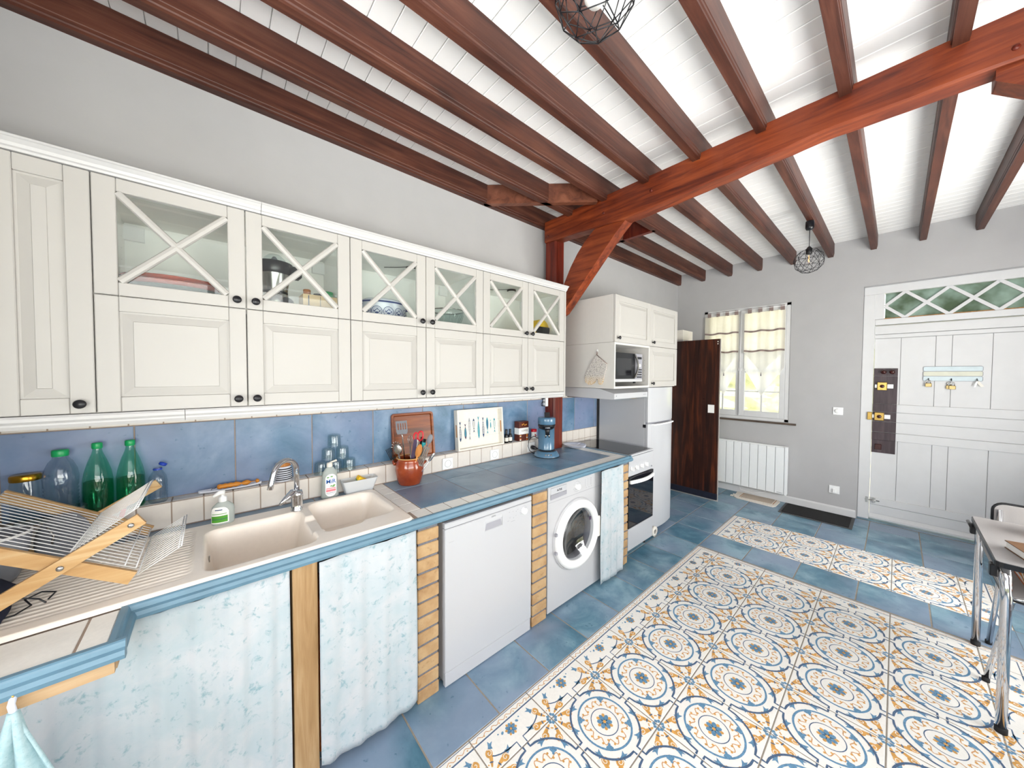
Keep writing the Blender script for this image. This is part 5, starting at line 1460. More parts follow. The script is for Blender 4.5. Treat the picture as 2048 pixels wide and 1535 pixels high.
# red scissors
pts1 = [(.012 + .016 * cos(a), 0, .27 + .03 * sin(a)) for a in [2 * pi * k / 14 for k in range(15)]]
pts2 = [(-.018 + .013 * cos(a), 0, .262 + .024 * sin(a)) for a in [2 * pi * k / 14 for k in range(15)]]
U('scissors', None, None, 'scissors with bright red handles standing in the crock', (.012, .018), 7, 4, [('red_handle', MB().tube(pts1, .0048, 8, caps=False), 'red_plastic'), ('red_handle', MB().tube(pts2, .0048, 8, caps=False), 'red_plastic'), ('blade', MB().box(-.006, .006, -.0015, .0015, .05, .245), 'steel')])
# peeler with red
U('whisk', None, None, 'steel whisk behind the turner in the crock', (-.002, .03), -3, 4, [('wire_loop', MB().tube([(.016 * sin(a), 0, .215 + .05 * (1 - cos(a)) / 2) for a in [2 * pi * k / 12 for k in range(13)]], .0016, 6, caps=False), 'steel'), ('wire_loop', MB().tube([(0, .016 * sin(a), .215 + .05 * (1 - cos(a)) / 2) for a in [2 * pi * k / 12 for k in range(13)]], .0016, 6, caps=False), 'steel'), ('handle', MB().tube([(0, 0, 0), (0, 0, .215)], .004, 8), 'steel')])
U('dark_spatula', MB().prism([(-.010, .0), (.010, .0), (.014, .24), (.006, .262), (-.008, .255)], 1, -.003, .003), 'print_plum', 'dark plum spatula in the middle of the crock', (.004, -.018), 9, 0)
mb = MB().sphere((0, 0, .20), .02, 0, 14, (1, .25, 2.2))
U('wooden_spoon', None, None, 'light wooden spoon leaning right in the crock', (.018, -.036), 17, -3, [('bowl', mb, 'spoon_wood'), ('handle', MB().tube([(0, 0, 0), (0, 0, .17)], .005, 8), 'spoon_wood')])
mb = MB()
for k in range(4): mb.box(-.021 + k * .011, -.014 + k * .011, -.001, .001, .12, .225)
mb.box(-.021, .019, -.001, .001, .225, .237).box(-.021, .019, -.001, .001, .11, .122)
U('steel_turner', None, None, 'steel slotted turner leaning right in front of the crock', (.03, -.03), 24, -2, [('slotted_blade', mb, 'steel'), ('handle', MB().tube([(0, 0, 0), (0, 0, .115)], .004, 8), 'steel')])
U('teal_handle', None, None, 'utensil with a dark grip and a turquoise ring in the crock', (.03, .02), 13, 2, [('grip', MB().tube([(0, 0, 0), (0, 0, .20), (0, 0, .255)], .0095, 12), 'black_plastic'), ('ring', MB().lathe([(.0105, .205), (.012, .208), (.012, .232), (.0105, .235)], (0, 0, 0), 16), 'teal_plastic')])
U('black_ladle', MB().tube([(0, 0, 0), (0, 0, .26)], .007, 10), 'black_plastic', 'black utensil handle beside the red scissors', (.026, .036), 8, 2)
mb = MB().sphere((0, 0, .265), .017, 0, 14, (1, .22, 1.9))
U('grey_spoon', None, None, 'long grey spoon standing rightmost at the back of the crock', (.036, .01), 19, 2, [('bowl', mb, 'grey_lid'), ('handle', MB().tube([(0, 0, 0), (0, 0, .235)], .004, 8), 'grey_lid')])
mb = MB().sphere((0, 0, .175), .013, 0, 12, (.8, .3, 2.6))
U('steel_spoon', None, None, 'steel table spoon low on the right of the crock', (.045, -.01), 34, 0, [('bowl', mb, 'chrome'), ('handle', MB().tube([(0, 0, 0), (0, 0, .15)], .003, 8), 'chrome')])
# coffee machine
bx_, by_ = 2.362, -.245; t = thing('coffee_machine', (bx_, by_, CT_), 'grey-blue coffee pod machine standing by the dark red post', 'coffee machine')
cc = (bx_, by_, CT_)
MB().lathe([(.0, .001), (.102, 0), (.106, .004), (.104, .014), (.086, .040), (.076, .046), (0, .046)], cc, 48, caps=False).build('base', 'coffee_blue', t)
MB().lathe([(.1065, .001), (.1075, .003), (.1065, .006)], cc, 48, caps=False).build('base_ring', 'black_plastic', t)
bc = (bx_ + .028, by_ + .032, CT_)
MB().lathe([(.068, .03), (.068, .225), (0, .226)], bc, 44, caps=False).build('column', 'coffee_blue', t)
MB().lathe([(.0, .0455), (.068, .0465), (.070, .05), (.066, .053), (0, .0505)], (bx_ - .002, by_ - .004, CT_), 40, caps=False).build('drip_tray', 'black_plastic', t)
hc = (bx_ + .016, by_ + .018, CT_)
MB().lathe([(.0, .262), (.071, .262), (.0735, .266), (.0735, .308), (.070, .317), (.060, .320), (0, .321)], hc, 44, caps=False).build('lid', 'coffee_blue', t)
MB().lathe([(.0, .21), (.045, .213), (.066, .232), (.0725, .252), (.0725, .262), (0, .262)], hc, 44, caps=False).build('brew_head', 'black_plastic', t)
fd = Vector((-.62, -.78, 0)).normalized()
p0 = Vector(hc) + fd * .045
MB().tube([tuple(p0 + Vector((0, 0, .232))), tuple(p0 + Vector((0, 0, .205))), tuple(p0 + fd * .006 + Vector((0, 0, .175)))], .018, 14, radii=[.024, .020, .016]).build('spout', 'black_metal', t)
q = p0 + fd * .008
rt = Vector((fd.y, -fd.x, 0))
each(MB().tube([tuple(q + rt * .010 + Vector((0, 0, .185))), tuple(q + rt * .016 + Vector((0, 0, .158)))], .006, 10).tube([tuple(q - rt * .010 + Vector((0, 0, .185))), tuple(q - rt * .016 + Vector((0, 0, .158)))], .006, 10), 'nozzle', 'steel', t)
MB().tube([tuple(p0 + Vector((0, 0, .238)) + rt * -.02 + fd * .018), tuple(p0 + Vector((0, 0, .238)) + rt * .02 + fd * .018)], .006, 10).build('chrome_bar', 'chrome', t)
mb = MB().box(-.022, .022, -.006, .006, 0, .058, 0, .003)
mb.xform(Matrix.Translation(Vector(hc) + fd * .035 + Vector((0, 0, .306))) @ Matrix.Rotation(math.atan2(fd.x, -fd.y), 4, 'Z') @ Matrix.Rotation(radians(-18), 4, 'X')); mb.build('lever', 'black_plastic', t)
for k in (-1, 0, 1):
    a = math.atan2(fd.y, fd.x) + .23 * k
    ctr = Vector(cc) + Vector((cos(a), sin(a), 0)) * .096 + Vector((0, 0, .027))
    mb = MB().lathe([(.0065, 0), (.0062, .0025), (.004, .0015), (0, .0015)], (0, 0, 0), 14, caps=False)
    nrm = Vector((cos(a) * .8, sin(a) * .8, .55)).normalized(); mb.xform(Matrix.Translation(ctr) @ nrm.to_track_quat('Z', 'Y').to_matrix().to_4x4()); mb.build('button', ['steel', 'chrome', 'steel'][k + 1], t)
# white dishes behind the post
t = thing('dish_stack', (2.84, -.20, CT_), 'small stack of white oval dishes between post and hob', 'plate')
for k in range(3):
    mb = MB().grid(lambda u, v: (2.80 + .085 * (1 + .1 * k) * (2 * v) * .5 * cos(2 * pi * u), -.19 + .11 * v * sin(2 * pi * u), CT_ + .003 + .007 * k + .013 * max(0, v - .55) / .45), 30, 6)
    mb.build('dish', 'enamel_white', t, solid=.0015)
# soap pump
c = (.318, -.206, .9005); t = thing('soap_pump', c, 'hand soap pump bottle with a white and green label on the sink rim', 'soap dispenser')
def oval(mb, prof, c, e, n=32, mi=0):
    k0 = len(mb.v); mb.lathe(prof, (0, 0, 0), n, mi, caps=False); mb.xform(Matrix.Translation(c) @ Matrix.Diagonal((1, e, 1, 1)), k0); return mb
oval(MB(), [(0, .001), (.036, 0), (.039, .006), (.040, .06), (.036, .078), (.022, .092), (.013, .096), (.012, .100)], c, .62).build('bottle_body', 'milky', t)
mb = MB().lathe([(.0145, .097), (.0145, .116), (.006, .120), (.005, .132)], c, 22)
mb.build('collar', 'white_plastic', t)
MB().tube([(c[0] + .004, c[1] + .0, .9 + .136), (c[0] - .010, c[1] - .004, .9 + .139), (c[0] - .032, c[1] - .010, .9 + .126)], .006, 10, radii=[.013, .010, .005]).build('pump_head', 'white_plastic', t)
def label_patch(parent, c, rx_, ry_, z0, z1, a0, a1, mat, nm='printed_label', top_round=0.0):
    mb = MB().grid(lambda u, v: (c[0] + rx_ * cos(a0 + (a1 - a0) * u), c[1] + ry_ * sin(a0 + (a1 - a0) * u), z0 + (z1 - z0) * v - top_round * v * (2 * u - 1) ** 4), 14, 8)
    return mb.build(nm, mat, parent)
A0, A1 = radians(-162), radians(-62)
label_patch(t, c, .0412, .0262, .9 + .010, .9 + .080, A0, A1, 'paper', top_round=.02)
label_patch(t, c, .0417, .0267, .9 + .014, .9 + .042, A0 + .12, A1 - .12, 'print_green', 'green_band')
label_patch(t, c, .0420, .0269, .9 + .027, .9 + .029, A0 + .12, A1 - .12, 'print_navy', 'dark_line')
label_patch(t, c, .0417, .0267, .9 + .066, .9 + .070, A0 + .55, A1 - .55, 'print_navy', 'lettering_line')
label_patch(t, c, .0417, .0267, .9 + .049, .9 + .0515, A0 + .2, A1 - .2, 'print_green', 'lettering_line')
# washing-up liquid
c = (.762, -.126, CT_ + .001); t = thing('dish_soap', c, 'washing-up liquid bottle labelled MiR behind the sink', 'bottle')
oval(MB(), [(0, .001), (.040, 0), (.044, .006), (.041, .06), (.038, .10), (.037, .12), (.034, .14), (.022, .158), (.013, .166), (.012, .172)], c, .55).build('bottle_body', 'milky', t)
MB().lathe([(.0145, .168), (.0145, .186), (.012, .190), (0, .190)], c, 20, caps=False).build('cap', 'ivory', t)
MB().tube([(c[0], c[1], c[2] + .188), (c[0] + .012, c[1], c[2] + .192), (c[0] + .035, c[1] - .002, c[2] + .198)], .004, 8, radii=[.005, .004, .006]).build('flip_nozzle', 'ivory', t)
MB().prism([(p[0], p[1]) for p in rrect(c[0] - .027, c[0] + .027, c[2] + .012, c[2] + .132, .024)], 1, c[1] - .0245, c[1] - .0240).build('printed_label', 'paper', t)
text('MiR', .030, (c[0], c[1] - .0249, c[2] + .092), FACE_L, 'print_blue', t, bold=.0004)
for z0, z1, m_ in ((.038, .05, 'print_pink'), (.053, .058, 'print_pink'), (.030, .033, 'print_grey'), (.023, .0245, 'print_grey')):
    MB().box(c[0] - .024, c[0] + .024, c[1] - .0249, c[1] - .0246, c[2] + z0, c[2] + z1).build('label_band', m_, t)
mb = MB()
for dx, dz in ((-.014, .115), (.004, .118), (.012, .064), (.002, .067), (.016, .070)): mb.sphere((c[0] + dx, c[1] - .0245, c[2] + dz), .005, 0, 8, (1.3, .1, .6))
mb.build('leaf_print', 'print_green', t)['kind'] = 'stuff'
# basket with sponges
t = thing('sponge_basket', (.912, -.122, CT_), 'white translucent plastic tub holding yellow sponges behind the sink', 'tub')
A = rrect(.840, .985, -.152, -.094, .012); B = rrect(.820, 1.010, -.168, -.084, .014)
n = len(A); vs = [(p[0], p[1], CT_) for p in A] + [(p[0], p[1], CT_ + .075) for p in B] + [((p[0] - .915) * .975 + .915, (p[1] + .126) * .95 - .126, CT_ + .075) for p in B] + [((p[0] - .9125) * .97 + .9125, (p[1] + .123) * .93 - .123, CT_ + .003) for p in A]
fs = [(r_ * n + k, r_ * n + (k + 1) % n, (r_ + 1) * n + (k + 1) % n, (r_ + 1) * n + k) for r_ in range(3) for k in range(n)] + [tuple(range(n))[::-1], tuple(3 * n + k for k in range(n))]
MB().add(vs, fs).build('tub_body', 'basket_plastic', t)
def sponge(x, y, z, rz, ry, label):
    t_ = thing('sponge', (x, y, z), label, 'sponge', 'sponges in the tub')
    Mx = Matrix.Translation((x, y, z)) @ Matrix.Rotation(rz, 4, 'Z') @ Matrix.Rotation(ry, 4, 'Y')
    for nm, z0, z1, m_ in (('foam', -.010, .012, 'yellow'), ('scouring_layer', -.016, -.0105, 'print_green')):
        mb = MB().box(-.043, .043, -.026, .026, z0, z1, 0, .003); mb.xform(Mx); mb.build(nm, m_, t_)
sponge(.895, -.125, CT_ + .038, radians(3), radians(-14), 'yellow sponge lying flat in the white tub')
sponge(.945, -.118, CT_ + .052, radians(-8), radians(34), 'yellow sponge standing tilted at the right of the white tub')

# ---- folding dish rack on the drainer ------------------------------------------------------------------------
t = thing('dish_rack', (-.03, -.43, .905), 'folding wooden dish rack with white wire grids on the drainer', 'dish rack')
def slat(p, q, y0, y1, w_, ext=0):
    P, Q = Vector((p[0], p[1])), Vector((q[0], q[1])); d = (Q - P).normalized(); n_ = Vector((-d.y, d.x)) * w_ / 2
    return MB().prism([tuple(P + n_), tuple(Q + n_), tuple(Q - n_), tuple(P - n_)], 1, y0, y1)
for ya in (-.635, -.222):
    outer = -.014 if ya < -.4 else .002
    for nm, p, q, y0, y1 in (('slat', (.100, .937), (-.235, 1.155), ya, ya + .012), ('slat', (-.205, .921), (.124, 1.117), ya + outer - (.0 if outer < 0 else -.011), ya + outer + (.0125 if outer < 0 else .0235))):
        slat(p, q, y0, y1, .036).build(nm, 'rack_wood', t, bevel=.0015)
yo = -.6495
for (x, z) in ((-.030, 1.0225), (.102, 1.1035)):
    MB().lathe([(.0075, 0), (.0065, -.003), (0, -.0035)], (x, yo, z), 16, axis=1, caps=False).build('rivet', 'steel', t)
def wire_grid(a, b, y0, y1, n, up, r_=.0016):
    """wires run from a to b (x,z); y steps; two cross wires"""
    mb = MB()
    for k in range(n):
        y = y0 + (y1 - y0) * k / (n - 1); mb.tube([(a[0], y, a[1]), (b[0], y, b[1])], r_, 6)
    for f in (0.0, 1.0, .93):
        x, z = a[0] + (b[0] - a[0]) * f, a[1] + (b[1] - a[1]) * f; mb.tube([(x, y0, z), (x, y1, z)], r_ * 1.5, 6)
    o = mb.build('wire_grid', 'white_plastic', t); return o
wire_grid((-.222, 1.168), (.104, .955), -.605, -.245, 16, 0, .0013)
wire_grid((-.02, 1.048), (.112, 1.142), -.605, -.245, 16, 0, .0013)
wire_grid((.108, .934), (.207, .992), -.61, -.285, 16, 0, .0013)
# things partly seen round the rack
c = (-.108, -.125, .9005 - .0065); t = thing('pattern_tumbler', c, 'glass tumbler with a yellow and red pattern behind the dish rack', 'glass')
MB().lathe([(0, .003), (.028, 0), (.031, .004), (.036, .165), (.0345, .166), (.030, .008), (0, .007)], c, 28, caps=False).build('tumbler_body', 'jar_glass', t)
label_patch(t, c, .0362, .0362, c[2] + .10, c[2] + .145, radians(-170), radians(-40), 'ivory', 'patterned_band')
for k in range(7):
    a = radians(-160 + k * 18); MB().sphere((c[0] + .0364 * cos(a), c[1] + .0364 * sin(a), c[2] + .122 + .012 * (k % 2)), .007, 0, 8, (.6, .6, 1)).build('pattern_mark', ['yellow', 'print_red', 'print_black'][k % 3], t)
t = thing('pan_lid', (-.09, -.29, .99), 'grey round lid leaning between dish rack and bottles', 'lid')
mb = MB().lathe([(0, -.004), (.07, -.003), (.086, 0), (.088, .004), (.084, .005), (0, .0)], (0, 0, 0), 40, axis=1, caps=False); mb.xform(Matrix.Translation((-.10, -.285, .990)) @ Matrix.Rotation(radians(-12), 4, 'X') @ Matrix.Rotation(radians(-35), 4, 'Z')); mb.build('disc', 'grey_lid', t)
mb = MB().tube([(.05, 0, .06), (.065, -.012, .03), (.06, 0, .0)], .003, 8); mb.xform(Matrix.Translation((-.175, -.31, .99))); mb.build('ring_grip', 'steel', t)
c = (-.232, -.30, .895); t = thing('grey_bowl', c, 'grey bowl with a white rim at the left end of the drainer', 'bowl')
MB().lathe([(0, .003), (.04, 0), (.05, .02), (.07, .10), (.075, .15), (.072, .15), (.066, .10), (.045, .02), (0, .012)], c, 30, caps=False).build('bowl_body', 'grey_lid', t)
MB().lathe([(.0715, .149), (.0765, .149), (.0765, .156), (.0715, .156)], c, 30, caps=False).build('rim', 'white_plastic', t)
t = thing('paring_knife', (.008, -.10, .93), 'small knife with a red handle standing by the green bottle', 'knife')
mb = MB().tube([(0, 0, .0), (0, 0, .085)], .007, 10); mb.xform(Matrix.Translation((.002, -.15, .94)) @ Matrix.Rotation(radians(14), 4, 'Y')); mb.build('handle', 'red_plastic', t)
mb = MB().prism([(-.006, .085), (.007, .085), (.004, .13), (.0, .15)], 1, -.0008, .0008); mb.xform(Matrix.Translation((.002, -.15, .94)) @ Matrix.Rotation(radians(14), 4, 'Y')); mb.build('blade', 'chrome', t)
t = thing('dark_cloth', (-.21, -.42, .9), 'dark navy bundle of cloth under the dish rack', 'cloth')
mb = MB().grid(lambda u, v: (-.295 + .16 * u + .006 * sin(9 * v), -.62 + .22 * v, .899 + .075 * (sin(pi * min(1, max(0, u * .98))) ** .5) * (sin(pi * v) ** .5) * (1 + .18 * sin(7 * u + 5 * v) + .1 * sin(17 * v + 3 * u))), 26, 30)
mb.build('folded_cloth', 'navy_fabric', t)
t = thing('thin_cable', (-.12, -.58, .9), 'thin black cable curled on the drainer under the rack', 'cable')
MB().tube([(-.15, -.60, .905), (-.12, -.59, .903), (-.10, -.56, .906), (-.12, -.52, .91), (-.10, -.48, .905), (-.07, -.5, .903), (-.075, -.54, .903)], .0022, 7).build('cord', 'black_plastic', t)
MB().tube([(-.16, -.56, .92), (-.12, -.55, .93), (-.09, -.545, .912), (-.075, -.56, .903)], .0022, 7).build('cord', 'black_plastic', t)

# ================================================================ INSIDE THE GLAZED CUPBOARDS (shelf z = 1.84)
SZ = ZM + .0195
for k, (r_, m_, l) in enumerate(((.150, 'plate_purple', 'dark purple platter at the bottom of the stack'), (.150, 'plate_green', 'dark green platter second from the bottom'), (.150, 'plate_orange', 'brown-orange platter third from the bottom'), (.152, 'plate_orange', 'brown-orange platter on top of the stack'))):
    z = SZ + .020 + .017 * k; c = (.185, -.20, z)
    o = MB(); oval(o, [(0, .001), (r_ * .62, 0), (r_ * .72, .004), (r_, .015), (r_ - .002, .018), (r_ * .7, .008), (0, .005)], c, .8, 40)
    tag(o.build('platter', m_, loc=c), l + ' in the first glazed cupboard', 'plate', 'platters in the first glazed cupboard')
c = (.185, -.2, SZ); o = MB(); oval(o, [(0, .001), (.07, 0), (.08, .004), (.125, .016), (.123, .019), (.08, .009), (0, .006)], c, .85, 36)
tag(o.build('platter', 'plate_green', loc=c), 'small dark plate under the stack of platters in the first glazed cupboard', 'plate')
# citrus press
c = (.515, -.235, SZ); t = thing('citrus_press', c, 'steel and black electric citrus press behind the second glazed door', 'juicer')
MB().lathe([(0, .001), (.052, 0), (.055, .004), (.055, .06), (.05, .085)], c, 34, caps=False).build('steel_base', 'steel', t)
MB().lathe([(.0505, .085), (.051, .09), (.0505, .095)], c, 34, caps=False).build('dark_ring', 'black_plastic', t)
MB().lathe([(.050, .095), (.058, .15), (.064, .175)], c, 34, caps=False).build('steel_cup', 'steel', t)
MB().lathe([(.064, .172), (.069, .178), (.073, .222), (.070, .226), (0, .228)], c, 34, caps=False).build('black_top', 'black_plastic', t)
MB().lathe([(.045, .227), (.042, .245), (.022, .264), (0, .268)], c, 26, caps=False).build('dome_cover', 'jar_glass', t)
MB().lathe([(.018, .228), (.016, .24), (.006, .256), (0, .258)], c, 16, caps=False).build('reamer', 'grey_lid', t)
MB().box(c[0] + .04, c[0] + .105, c[1] - .035, c[1] + .02, SZ + .165, SZ + .22, 0, .01).build('spout_housing', 'black_plastic', t)
MB().sphere((c[0] + .035, c[1] - .035, SZ + .035), .038, 0, 18, (1, .6, 1)).build('front_cover', 'black_plastic', t)
text('E', .016, (c[0] + .048, c[1] - .076, SZ + .205), FACE_L, 'steel', t)
# punnet, corked bottle, green-lidded jar
t = thing('wooden_punnet', (.70, -.20, SZ), 'thin wooden punnet of small jars behind the second glazed door', 'basket')
for a in ((.628, .778, -.245, -.243), (.628, .778, -.145, -.143), (.626, .628, -.245, -.143), (.778, .780, -.245, -.143)): MB().box(a[0], a[1], a[2], a[3], SZ + .002, SZ + .105, 0).build('veneer_side', 'birch', t)
MB().box(.626, .780, -.245, -.143, SZ, SZ + .003).build('veneer_base', 'birch', t)
each(MB().box(.648, .652, -.2462, -.2451, SZ + .01, SZ + .1).box(.700, .7015, -.2462, -.2451, SZ + .005, SZ + .1), 'staple_strip', 'print_navy', t)
c = (.653, -.19, SZ + .004); t = thing('corked_bottle', c, 'small glass bottle with a cork sticking out of the punnet', 'bottle')
MB().lathe([(0, .001), (.018, 0), (.02, .004), (.02, .08), (.012, .10), (.012, .112)], c, 20, caps=False).build('bottle_body', 'jar_glass', t)
MB().lathe([(.011, .104), (.016, .112), (.017, .130), (.014, .133), (0, .133)], c, 16, caps=False).build('cork', 'cork', t)
c = (.748, -.19, SZ + .004); t = thing('spice_jar', c, 'spice jar with a bright green lid in the punnet', 'jar')
MB().lathe([(0, .001), (.02, 0), (.022, .004), (.022, .105)], c, 20, caps=False).build('jar_body', 'jar_glass', t)
MB().lathe([(.0235, .104), (.0245, .107), (.0245, .132), (.0225, .135), (0, .135)], c, 20, caps=False).build('lid', 'green_plastic', t)
c = (.705, -.185, SZ + .004); t = thing('spice_jar', c, 'dark-lidded spice jar in the middle of the punnet', 'jar')
MB().lathe([(0, .001), (.02, 0), (.021, .004), (.021, .095)], c, 20, caps=False).build('jar_body', 'jar_glass', t)
MB().lathe([(.0225, .094), (.023, .097), (.023, .118), (0, .119)], c, 20, caps=False).build('lid', 'black_plastic', t)
# enamel casserole
c = (1.03, -.2, SZ); t = thing('enamel_casserole', c, 'white enamel casserole with blue medallions behind the third glazed door', 'casserole')
oval(MB(), [(0, .001), (.10, 0), (.118, .006), (.125, .05), (.128, .105), (.131, .112), (.122, .118)], c, .8, 48).build('pot_body', 'enamel_white', t)
oval(MB(), [(.122, .118), (.126, .121), (.10, .134), (.04, .141), (0, .142)], c, .8, 48).build('lid', 'enamel_white', t)
oval(MB(), [(.1292, .108), (.1325, .112), (.1292, .117)], c, .8, 48).build('rim', 'enamel_blue', t)
for k in range(6):
    a = radians(-150 + 28 * k); px, py = .1262 * cos(a), .1262 * .8 * sin(a); nrm = Vector((cos(a) * .8, sin(a), 0)).normalized()
    mb = MB(); ribbon(mb, [(.027 * cos(b_), .027 * sin(b_)) for b_ in [2 * pi * q / 24 for q in range(24)]], .003, 0, 0, True)
    ribbon(mb, [(.020 * cos(b_), .020 * sin(b_)) for b_ in [2 * pi * q / 24 for q in range(24)]], .0012, 0, 0, True)
    for q in range(5): disc(mb, (.010 * cos(.6 + q * .5) , .007 + .006 * sin(q)), .004, .0022, q, 0, 0, 7)
    disc(mb, (0, -.008), .011, .005, 0, 0, 0, 9); disc(mb, (-.014, .0), .003, .006, .4, 0, 0, 7); disc(mb, (.014, .0), .003, .006, -.4, 0, 0, 7)
    Mx = Matrix.Translation((c[0] + px * 1.004, c[1] + py * 1.004 - .0008, SZ + .058)) @ Matrix.Rotation(math.atan2(nrm.y, nrm.x) + pi / 2, 4, 'Z') @ Matrix.Rotation(radians(90), 4, 'X')
    mb.xform(Mx); mb.build('medallion', 'enamel_blue', t)
for s_ in (1, -1): MB().tube([(c[0] + s_ * .124, c[1] - .03, SZ + .095), (c[0] + s_ * .152, c[1] - .025, SZ + .100), (c[0] + s_ * .158, c[1], SZ + .1), (c[0] + s_ * .152, c[1] + .025, SZ + .1), (c[0] + s_ * .124, c[1] + .03, SZ + .095)], .007, 10).build('handle', 'enamel_blue', t)
# glass bowl
c = (1.445, -.2, SZ); t = thing('glass_bowl', c, 'cut glass bowl behind the fourth glazed door', 'bowl')
pr = [(0, .003), (.05, 0), (.06, .006), (.09, .05), (.108, .10), (.112, .128), (.108, .128), (.10, .095), (.055, .012), (0, .01)]
MB().lathe(pr, c, 40, caps=False).build('bowl_body', 'jar_glass', t)
mb = MB()
for k in range(26):
    a = 2 * pi * k / 26; mb.tube([(c[0] + r_ * cos(a), c[1] + r_ * sin(a), c[2] + h_) for r_, h_ in ((.062, .008), (.091, .05), (.109, .10))], .0016, 5)
mb.build('cut_rib', 'jar_glass', t)['kind'] = 'stuff'
MB().lathe([(.109, .124), (.1135, .128), (.109, .131)], c, 40, caps=False).build('rim', 'steel', t)
MB().lathe([(.003, .13), (.003, .14), (.013, .146), (.013, .152), (0, .154)], c, 16, caps=False).build('lid_knob', 'black_plastic', t)
# box in the last cupboard
t = thing('round_box', (2.27, -.2, SZ), 'yellow and black round-ended box in the glazed cupboard by the post', 'box')
mb = MB().lathe([(0, -.04), (.075, -.04), (.08, -.035), (.08, .035), (.075, .04), (0, .04)], (2.285, -.22, SZ + .08), 36, axis=1, caps=False); mb.build('yellow_shell', 'yellow', t)
mb = MB().prism([(2.285 + .076 * cos(a), SZ + .08 + .076 * sin(a)) for a in [radians(-195 + 210 * k / 24) for k in range(25)]], 1, -.268, -.2605); mb.build('black_face', 'black_plastic', t)
c = (1.80, -.2, SZ); lathe_thing('small_cup', c, [(0, .002), (.025, 0), (.03, .01), (.034, .055), (.031, .055), (.026, .012), (0, .01)], 'enamel_white', 'small cup low behind the fifth glazed door', 'cup')
for x, l in ((1.205, 'black puck light with a cable on the ceiling of the middle glazed cupboard'), (2.005, 'black puck light with a cable on the ceiling of the last glazed cupboard')):
    z = ZT - .019; t = thing('puck_light', (x, -.2, z), l, 'light', 'puck lights in the glazed cupboards')
    MB().lathe([(.034, 0), (.034, -.010), (.027, -.012)], (x, -.2, z), 28, caps=False).build('ring', 'black_plastic', t)
    MB().lathe([(.027, -.0115), (0, -.0115)], (x, -.2, z), 28, caps=False).build('lens', 'paper', t)
    MB().tube([(x - .03, -.2, z - .002), (x - .08, -.16, z - .006), (x - .13, -.10, z - .002)], .0018, 6).build('cable', 'black_plastic', t)

# ================================================================ MITT, PANEL, FAR CORNER
t = thing('oven_mitt', (U0 - .012, -.45, 1.72), 'patterned oven mitt with ochre fingertips hanging on the side of the deep cupboard', 'oven mitt')
# outline in (y, z); thumb towards the room
mo = [(-.453, 1.727), (-.552, 1.652), (-.556, 1.632), (-.540, 1.575), (-.527, 1.53), (-.517, 1.50), (-.513, 1.488), (-.503, 1.475), (-.488, 1.475), (-.477, 1.487), (-.476, 1.505), (-.468, 1.522), (-.458, 1.525), (-.448, 1.512), (-.436, 1.492), (-.415, 1.477), (-.385, 1.471), (-.355, 1.484), (-.338, 1.508), (-.337, 1.535), (-.352, 1.573), (-.385, 1.632), (-.425, 1.69)]
MB().prism(mo, 0, U0 - .017, U0 - .002).build('mitt_body', 'mitt_cloth', t, bevel=.0055)
MB().tube([(U0 - .010, -.4525, 1.729), (U0 - .010, -.553, 1.652)], .0045, 8).build('cuff_binding', 'taupe_cloth', t)
MB().tube([(U0 - .010, -.455, 1.728), (U0 - .009, -.450, 1.748), (U0 - .006, -.456, 1.766), (U0 - .009, -.461, 1.748), (U0 - .010, -.457, 1.728)], .0022, 7).build('hanging_loop', 'taupe_cloth', t)
tag(MB().box(U0 - .006, U0 - .001, -.461, -.451, 1.755, 1.775, 0, .001).tube([(U0 - .005, -.456, 1.762), (U0 - .014, -.456, 1.760), (U0 - .016, -.456, 1.768)], .002, 7).build('wall_hook', 'white_plastic', loc=(U0 - .005, -.456, 1.765)), 'small hook holding the oven mitt', 'hook')
# dark panel
t = thing('dark_panel_door', (4.93, -.42, 0), 'tall dark stained wooden door standing open before the far window', 'door')
PX = 4.925
for k in range(4):
    y1_ = -.155 - .1405 * k
    MB().box(PX, PX + .022, y1_ - .1403, y1_, .030, 2.005).build('board', 'dark_panel', t)
MB().box(PX - .006, PX + .022, -.718, -.155, .022, .10, 0, .004).build('plinth_strip', 'navy_fabric', t)
MB().box(PX + .0225, PX + .034, -.722, -.155, .0, 2.006).build('pale_backing', 'cabinet_white', t)
for zz in (1.972, 1.945): MB().sphere((PX - .001, -.697, zz), .0065, 0, 10, (.5, 1, 1.2)).build('stud', 'ivory', t)
MB().lathe([(.006, 0), (.005, -.01), (0, -.012)], (PX, -.55, 1.262), 10, axis=0, caps=False).build('small_knob', 'knob_dark', t)
MB().box(PX - .0015, PX - .0005, -.672, -.600, 1.095, 1.195, 0).build('pinned_note', 'paper', t)
t = thing('white_cupboard', (5.25, -.12, 0), 'white cupboard mostly hidden behind the dark open door', 'cabinet')
MB().box(4.975, 5.40, -.265, .05, 0, 2.03).build('carcass', 'cabinet_white', t)
MB().box(5.08, 5.36, -.27, -.266, .1, 1.98).build('door', 'cabinet_white', t)
t = thing('storage_box', (5.2, -.12, 2.031), 'open pale storage box on top of the hidden white cupboard', 'box')
for a in ((5.02, 5.34, -.245, -.24), (5.02, 5.34, -.05, -.045), (5.02, 5.025, -.24, -.05), (5.335, 5.34, -.24, -.05)): MB().box(a[0], a[1], a[2], a[3], 2.033, 2.165).build('box_side', 'ivory', t)
MB().box(5.02, 5.34, -.245, -.045, 2.031, 2.036).build('box_base', 'ivory', t)
c = (5.49, -.53, .6965); t = thing('turquoise_glass', c, 'little turquoise glass standing on the radiator', 'glass')
MB().lathe([(0, .002), (.022, 0), (.025, .004), (.028, .07), (.026, .07), (.022, .006), (0, .005)], c, 20, caps=False).build('glass_body', 'green_glass', t)
